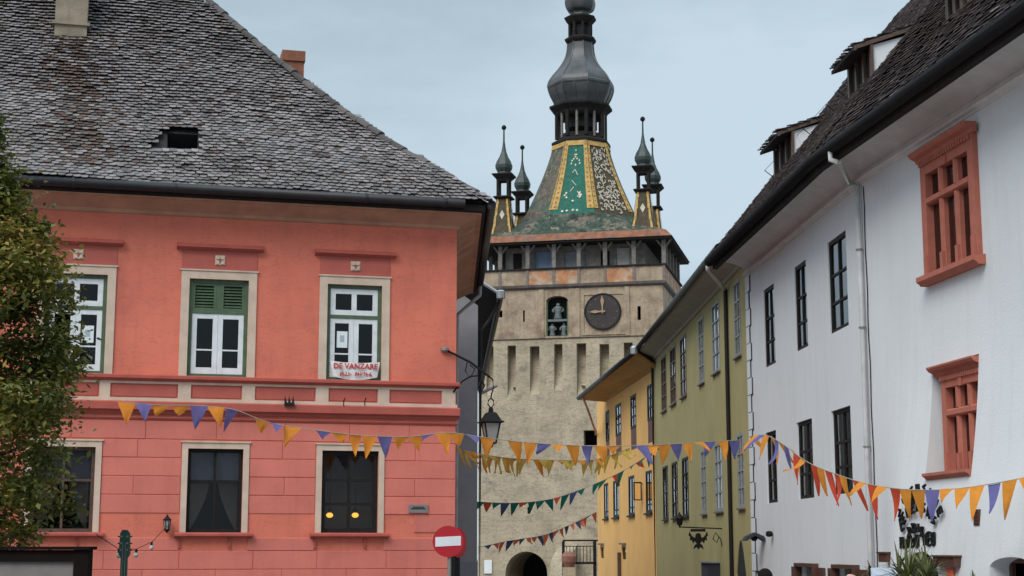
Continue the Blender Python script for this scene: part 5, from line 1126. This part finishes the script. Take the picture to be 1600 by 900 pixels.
# wooden stair landing between tower and yellow house
c0 = atY(905, 878, 90); e = empty('stair_landing', (c0.x, c0.y, gz(90))); tag(e, 'dark railed stair landing between the tower and the yellow house', 'landing'); zl = c0.z - gz(90); hw = .95
MB().box(-hw, hw, -.6, .8, zl - .12, zl).obj('floor', dark_wood, e)
for x in (-hw + .06, hw - .06):
    for y in (-.54, .74): MB().box(x - .06, x + .06, y - .06, y + .06, 0 if x > 0 or y > 0 else 0, zl + 1.15).obj('post', dark_wood, e)
MB().box(-hw, hw + .5, -.6, -.5, zl + 1.15, zl + 1.24).obj('rail', black_iron, e); MB().box(-hw, hw, -.58, -.52, zl + .85, zl + .9).obj('rail', black_iron, e)
for k in range(9): MB().box(-hw + .2 + k * .19, -hw + .235 + k * .19, -.57, -.53, zl, zl + .85).obj('baluster', black_iron, e)
c1 = atY(889, 872, 89); o = MB().lathe([(.25, -.5), (.4, -.2), (.42, .1), (.3, .3), (.18, .36)], 12).obj('terracotta_jar', pot_m); o.location = (c1.x, c1.y, c1.z); tag(o, 'rounded reddish jar beside the stair landing', 'jar')
for k in range(1):
    b = MB().box(-.35, .35, -.35, .35, gz(89) - c1.z, -.5).obj('stone_pedestal', tower_low); b.location = (c1.x, c1.y, c1.z); tag(b, 'stone pedestal under the reddish jar near the stair landing', 'pedestal')

# ------------------------------------------------------------------ bunting
def bunting(ctrl, cols, step, size, lab, seed, per=0.0, wf=.36, skip=.06):
    rq = random.Random(seed); pts = [atY(px, py, Y) for px, py, Y in ctrl]
    dense = []
    for i in range(len(pts) - 1):                        # Catmull-Rom through the control points
        p0, p1, p2, p3 = pts[max(i - 1, 0)], pts[i], pts[i + 1], pts[min(i + 2, len(pts) - 1)]
        for k in range(12):
            t = k / 12; dense.append(.5 * ((2 * p1) + (p2 - p0) * t + (2 * p0 - 5 * p1 + 4 * p2 - p3) * t * t + (3 * p1 - 3 * p2 + p3 - p0) * t ** 3))
    dense.append(pts[-1]); o0 = dense[0].copy(); dense = [p - o0 for p in dense]
    e = empty('bunting', o0); calm = per; tag(e, lab, 'bunting', None)
    MB().tube(dense, .008, 5).obj('string', cord, e)
    acc = 0; nxt = step * .3; ci = 0
    for a, b in zip(dense, dense[1:]):
        L = (b - a).length; d = (b - a) / L
        while acc + L > nxt:
            p = a + d * (nxt - acc); nxt += step * rq.uniform(.9, 1.15); c = cols[ci % len(cols)]; ci += 1
            if rq.random() < skip: continue
            w_ = size * wf * rq.uniform(.9, 1.1); h = size * rq.uniform(.88, 1.1); dd_ = (d + Vector((.5 if d.x > 0 else -.5, 0, 0))).normalized(); out_ = Vector((dd_.y, -dd_.x, 0)).normalized(); mode = rq.random()
            sway = rq.uniform(-.4, .4) * (1 - 2 * calm); lift = rq.gauss(0, .45); curl = rq.uniform(-.9, .9)
            if mode < .30 - calm: lift = rq.choice((-1, 1)) * rq.uniform(.75, 1.2); h *= .85          # blown up
            elif mode < .46 - calm * 1.3: curl = rq.choice((-1, 1)) * 2.2; w_ *= .8
            dn = Vector((0, 0, -1)) * math.cos(lift) + out_ * math.sin(lift) + d * sway; n2_ = out_ * math.cos(lift) + Vector((0, 0, 1)) * math.sin(lift)
            m = MB(); rows = 6; cs = 4
            for i in range(rows + 1):
                t = i / rows; ww = w_ * (1 - t) ** .92 + .004
                for j in range(cs + 1):
                    s_ = j / cs * 2 - 1
                    q = p + (dd_ * t + d * (1 - t)).normalized() * (s_ * ww) + dn * (h * t) + n2_ * (.10 * size * math.sin(t * 2.6 + curl * 2) * curl + (.06 - calm * .2) * size * math.sin(s_ * 2.4 + t * 3 + ci)) * (.2 + t)
                    m.v.append(tuple(q))
            for i in range(rows):
                for j in range(cs): a_ = i * (cs + 1) + j; m.f.append((a_, a_ + 1, a_ + cs + 2, a_ + cs + 1))
            m.obj('flag', FLAG[c], e, True)
        acc += L
bunting([(190, 628, 28.5), (250, 633, 28.6), (310, 634, 28.8), (365, 640, 29), (420, 660, 29.2), (480, 670, 29.4), (560, 680, 29.7), (640, 682, 30), (700, 676, 30.3), (760, 684, 30.6), (830, 692, 31), (930, 697, 31.6), (1030, 695, 32.2), (1110, 690, 33), (1150, 688, 33.4)], 'opoopopoopoopooopo', .30, .41, 'orange and purple pennants strung from the pink house across the street', 11)
bunting([(1172, 682, 29.5), (1196, 680, 28.8), (1222, 693, 28), (1262, 722, 27), (1310, 742, 26), (1360, 757, 25), (1420, 765, 24.3), (1490, 764, 23.7), (1560, 754, 23.2), (1640, 738, 22.7)], 'oopoopoporosrorrosrororoopo', .235, .53, 'orange, red and purple pennants strung before the white house wall', 12, per=.14, wf=.23, skip=.04)
bunting([(712, 700, 36), (760, 711, 38), (810, 717, 40), (870, 719, 41), (930, 718, 42), (985, 700, 44)], 'yyoyyoy', .21, .42, 'yellow pennants strung between the grey house and the yellow house', 13)
bunting([(746, 784, 48), (800, 786, 48), (860, 780, 48), (920, 760, 48), (975, 735, 47), (1022, 705, 46)], 'grgbgrgg', .25, .38, 'green, red and blue pennants rising from the grey house to the olive house', 14)
bunting([(746, 856, 60), (790, 846, 60), (850, 836, 61), (895, 818, 62), (932, 800, 63)], 'sbssb', .28, .40, 'salmon and blue pennants sagging in front of the tower archway', 15)

# ------------------------------------------------------------------ tree at the left
tx, ty = -7.75, 22.0; e = empty('street_tree', (tx, ty, gz(ty))); tag(e, 'leafy autumn tree turning brown in front of the pink house', 'tree')
mb = MB(); mb.tube([(0, 0, -.1), (.03, .02, 1.2), (-.05, .05, 2.5), (.05, 0, 4.2), (0, .05, 6.2), (.02, 0, 7.6)], [.16, .13, .11, .08, .05, .02], 9)
lr = random.Random(21); clumps = []
for k in range(26):
    z = 2.0 + 5.4 * k / 26; a = k * 2.4; L = 1.5 * (1 - ((z - 3.4) / 5.2) ** 2 * .9) * lr.uniform(.7, 1.0); d = Vector((math.cos(a), math.sin(a), .35)); p = Vector((0, 0, z)); mb.tube([p, p + d * L * .5 + Vector((0, 0, .05)), p + d * L], [.045, .03, .012], 5); clumps += [p + d * L * .6, p + d * L]
mb.obj('trunk', bark, e)
def rad_at(z):                                            # crown half width by height above the ground
    T_ = ((1.5, .2), (2.0, .8), (2.3, 1.25), (2.8, 1.6), (3.5, 1.62), (4.25, 1.72), (4.8, 1.55), (5.3, 1.42), (5.9, 1.42), (6.2, 1.32), (6.8, .78), (7.4, .40), (8.0, .1), (8.6, .05))
    for (a, b), (c, d) in zip(T_, T_[1:]):
        if a <= z <= c: return b + (d - b) * (z - a) / (c - a)
    return .05
while len(clumps) < 370:
    z = lr.uniform(1.55, 8.2); r_ = rad_at(z) * lr.uniform(.35, 1.02) ** .6; a = lr.uniform(0, 6.28); clumps.append(Vector((r_ * math.cos(a), r_ * math.sin(a), z)))
mb = MB()
for c_ in clumps:
    sg = lr.uniform(.12, .22)
    for i in range(lr.randint(150, 230)):
        p = c_ + Vector((lr.gauss(0, sg), lr.gauss(0, sg), lr.gauss(0, sg * .75))); s_ = lr.uniform(.026, .075); d = Vector((lr.gauss(0, 1), lr.gauss(0, 1), lr.gauss(-.45, .4))).normalized(); sd = d.cross(Vector((lr.gauss(0, .4), lr.gauss(0, .4), 1))).normalized()
        mb.add([p, p + d * s_ * .7 + sd * s_ * .55, p + d * s_ * 1.9, p + d * s_ * .7 - sd * s_ * .55], [(0, 1, 2, 3)])
tag(mb.obj('crown', leaf_m, e), kind='stuff')

# ------------------------------------------------------------------ street furniture
c0 = atY(700, 846, 30.5); g0 = gz(30.5); e = empty('no_entry_sign', (c0.x, c0.y, g0), rad(6)); tag(e, 'round red no entry sign on a grey pole', 'road sign'); zc = c0.z - g0; r_ = .298
dk = MB().prism([(r_ * math.cos(2 * math.pi * k / 40), zc + r_ * math.sin(2 * math.pi * k / 40)) for k in range(40)], -.03, -.012).obj('disc', sign_red, e)
MB().add([(-.245, -.036, zc - .10), (.245, -.036, zc - .075), (.245, -.036, zc + .105), (-.245, -.036, zc + .08), (-.245, -.031, zc - .10), (.245, -.031, zc - .075), (.245, -.031, zc + .105), (-.245, -.031, zc + .08)], [(0, 1, 2, 3), (0, 4, 5, 1), (1, 5, 6, 2), (2, 6, 7, 3), (3, 7, 4, 0)]).obj('bar', sign_white, e)
MB().tube([(.03, .03, 0), (.03, .03, zc + .2)], .038, 10).obj('pole', steel, e)
c1 = atY(715, 848, 31.2); e = empty('sign_back', (c1.x, c1.y, gz(31.2)), rad(60)); tag(e, 'dark road sign on a black post edge on beside the no entry sign', 'road sign'); zc = c1.z - gz(31.2)
MB().prism([(.29 * math.cos(2 * math.pi * k / 32), zc + .29 * math.sin(2 * math.pi * k / 32)) for k in range(32)], -.03, -.01).obj('disc', sign_red, e); MB().box(-.09, .09, .0, .16, 0, zc + .1).obj('post', black_iron, e)
# framed terrace board, lower left
c0 = atY(142, 859, 17.5); black_matt = mat('black_timber', (.010, .006, .006), .9, .2, 5, spec=.08)
e = empty('terrace_board', (c0.x, c0.y, gz(17.5)), rad(-9)); tag(e, 'dark framed terrace board under the tree', 'board'); zt_ = c0.z - gz(17.5)
MB().box(-1.4, -.12, -.02, .02, .3, zt_ - .12).obj('panel', board_grey, e)
for x in (-.12, -1.52): MB().box(x - .05, x + .12, -.06, .06, 0, zt_).obj('post', black_matt, e)
MB().box(-1.40, -.17, -.058, .058, zt_ - .13, zt_ - .002).obj('rail', black_matt, e); MB().box(-1.40, -.17, -.058, .058, .18, .3).obj('rail', black_matt, e); MB().box(-1.60, .03, -.1, .1, zt_, zt_ + .035).obj('cap', black_matt, e)
for k in range(3): MB().box(-1.39, -.13, -.028, -.021, .5 + k * .32, .508 + k * .32).obj('groove', dark_frame, e)
# guitar sculpture
c0 = atY(196, 828, 24.0); e = empty('guitar_sculpture', (c0.x, c0.y, gz(24))); tag(e, 'tall green guitar shaped sculpture with tuning pegs', 'sculpture'); zt_ = c0.z - gz(24)
MB().prism([(-.05, zt_ - .42), (-.085, zt_ - .36), (-.07, zt_ - .05), (-.04, zt_), (.03, zt_), (.07, zt_ - .05), (.085, zt_ - .36), (.05, zt_ - .42)][::-1], -.03, .03).obj('headstock', teal, e)
MB().box(-.05, .05, -.025, .025, 1.0, zt_ - .42).obj('neck', teal, e)
for s_ in (-1, 1):
    for k in range(3): MB().tube([(s_ * .07, 0, zt_ - .1 - k * .1), (s_ * .11, 0, zt_ - .1 - k * .1)], .012, 6).obj('tuning_peg', teal, e); MB().tube([(s_ * .045, -.03, zt_ - .1 - k * .1), (s_ * .045, -.06, zt_ - .1 - k * .1)], .015, 6).obj('string_post', steel, e)
MB().tube([(-.02, -.032, 1.0), (-.02, -.045, zt_ - .2)], .004, 4).obj('string', steel, e); MB().tube([(.02, -.032, 1.0), (.02, -.045, zt_ - .2)], .004, 4).obj('string', steel, e)
prof = [(.0, 0), (.26, .05), (.32, .22), (.27, .42), (.18, .55), (.2, .7), (.22, .82), (.15, .96), (.05, 1.02)]
MB().prism([(x, z) for x, z in prof] + [(-x, z) for x, z in prof[:0:-1]], -.08, .08).obj('body', teal, e); MB().prism([(.09 * math.cos(k * .4189), .5 + .09 * math.sin(k * .4189)) for k in range(15)], -.086, -.081).obj('sound_hole', black_iron, e)
# festoon lights between the lantern and the tree
a = P.w(*[P.at(261, 822)[0], -.15, P.at(261, 822)[1]]); pts = [a, atY(237, 847, 29.5), atY(213, 858, 27.5), atY(186, 858, 25.5), atY(150, 835, 23.5)]; e = empty('festoon_lights', a); tag(e, 'thin wire of small festoon bulbs below the wall lantern', 'string lights')
MB().tube([p - a for p in pts], .006, 5).obj('wire', black_iron, e)
for p in pts[1:4]: q = p - a; MB().tube([q, q + Vector((0, 0, -.06))], .022, 8).obj('socket', black_iron, e); MB().lathe([(.02, -.06), (.04, -.09), (.042, -.115), (.02, -.145)], 10, q).obj('bulb', curtain_m, e, True)

# ------------------------------------------------------------------ people (only the tops of their heads reach into the photograph)
def person(px, py, Y, facing, top_m, leg_m, bald, lab):
    c = atY(px, py, Y); g0 = gz(Y); H = c.z - g0; k = H / 1.78
    V = [(0, 0, .96, .145, .11), (0, 0, 1.12, .135, .10), (0, .01, 1.30, .165, .115), (0, .015, 1.44, .13, .09), (0, .0, 1.51, .055, .055), (0, -.01, 1.58, .068, .075), (0, -.015, 1.66, .078, .095), (0, 0, 1.725, .06, .075)]
    Ed = [(i, i + 1) for i in range(7)]
    for s_ in (-1, 1):
        b = len(V); V += [(s_ * .095, 0, .88, .095, .10), (s_ * .10, -.01, .50, .065, .07), (s_ * .105, .02, .10, .042, .045), (s_ * .12, -.10, .04, .045, .035)]; Ed += [(0, b), (b, b + 1), (b + 1, b + 2), (b + 2, b + 3)]
        b = len(V); V += [(s_ * .20, .01, 1.42, .06, .06), (s_ * .245, .03, 1.15, .045, .045), (s_ * .25, -.07, .90, .032, .034), (s_ * .25, -.10, .83, .042, .02)]; Ed += [(3, b), (b, b + 1), (b + 1, b + 2), (b + 2, b + 3)]
        for f_ in range(4):
            j = len(V); y_ = -.13 + .022 * f_; V += [(s_ * .25, y_, .76, .009, .009), (s_ * .24, y_ - .005, .70 + .008 * abs(f_ - 1.5), .008, .008)]; Ed += [(b + 3, j), (j, j + 1)]
        j = len(V); V += [(s_ * .225, -.145, .80, .010, .010), (s_ * .215, -.165, .755, .009, .009)]; Ed += [(b + 3, j), (j, j + 1)]
    me = D.meshes.new('person'); me.from_pydata([(x * k, y * k, z * k) for x, y, z, a_, b_ in V], Ed, []); o = D.objects.new('person', me); COL.objects.link(o)
    md = o.modifiers.new('skin', 'SKIN'); o.modifiers.new('sub', 'SUBSURF').levels = 2
    for i, sv in enumerate(me.skin_vertices[0].data): sv.radius = (V[i][3] * k, V[i][4] * k); sv.use_root = (i == 0)
    dg = bpy.context.evaluated_depsgraph_get(); m2 = D.meshes.new_from_object(o.evaluated_get(dg)); D.objects.remove(o)
    m2.materials.clear()
    for q in (top_m, leg_m, skin): m2.materials.append(q)
    for p in m2.polygons:
        z = p.center.z / k; x = abs(p.center.x) / k; p.material_index = 2 if z > 1.49 or (x > .19 and z < .92) else (0 if z > .95 or x > .19 else 1); p.use_smooth = True
    o = D.objects.new('person', m2); COL.objects.link(o); o.location = (c.x, c.y, g0); o.rotation_euler = (0, 0, facing); tag(o, lab, 'person')
    zz = lambda q: q * k
    MB().add([(-.018 * k, -.095 * k, zz(1.63)), (.018 * k, -.095 * k, zz(1.63)), (0, -.125 * k, zz(1.632)), (0, -.098 * k, zz(1.68))], [(0, 2, 3), (2, 1, 3), (0, 1, 2)]).obj('nose', skin, o, True)
    for s_ in (-1, 1):
        MB().lathe([(.004, -.03), (.014, -.02), (.018, 0), (.014, .025), (.004, .032)], 8, (s_ * .083 * k, .005 * k, zz(1.645))).obj('ear', skin, o, True); MB().lathe([(.003, -.008), (.011, -.004), (.011, .004), (.003, .008)], 8, (s_ * .032 * k, -.092 * k, zz(1.665))).obj('eye', hair_d, o, True)
    MB().box(-.025 * k, .025 * k, -.098 * k, -.09 * k, zz(1.59), zz(1.598)).obj('mouth', red_panel, o)
    if not bald:
        m = MB(); N1, N2 = 16, 8
        for i in range(N2 + 1):
            ph = math.pi * .5 * i / N2 * 1.25
            for j in range(N1):
                a = 2 * math.pi * j / N1; r_ = math.sin(min(ph, math.pi * .55)); drop = 1.0 if math.sin(a) > -.3 else .62
                m.v.append((.092 * k * r_ * math.cos(a), (.004 + .108 * r_ * math.sin(a)) * k, zz(1.675 + .112 * math.cos(ph * (drop if i > 4 else 1)))))
        for i in range(N2):
            for j in range(N1): m.f.append((i * N1 + j, (i + 1) * N1 + j, (i + 1) * N1 + (j + 1) % N1, i * N1 + (j + 1) % N1))
        m.obj('hair', hair_d, o, True)
person(1195, 888.5, 20.0, rad(200), shirt_a, jeans, False, 'person with dark hair and dark jacket walking by the olive house')
person(1330.5, 890.5, 23.0, rad(-60), shirt_b, jeans, True, 'bald person in a grey shirt before the brown shutters')
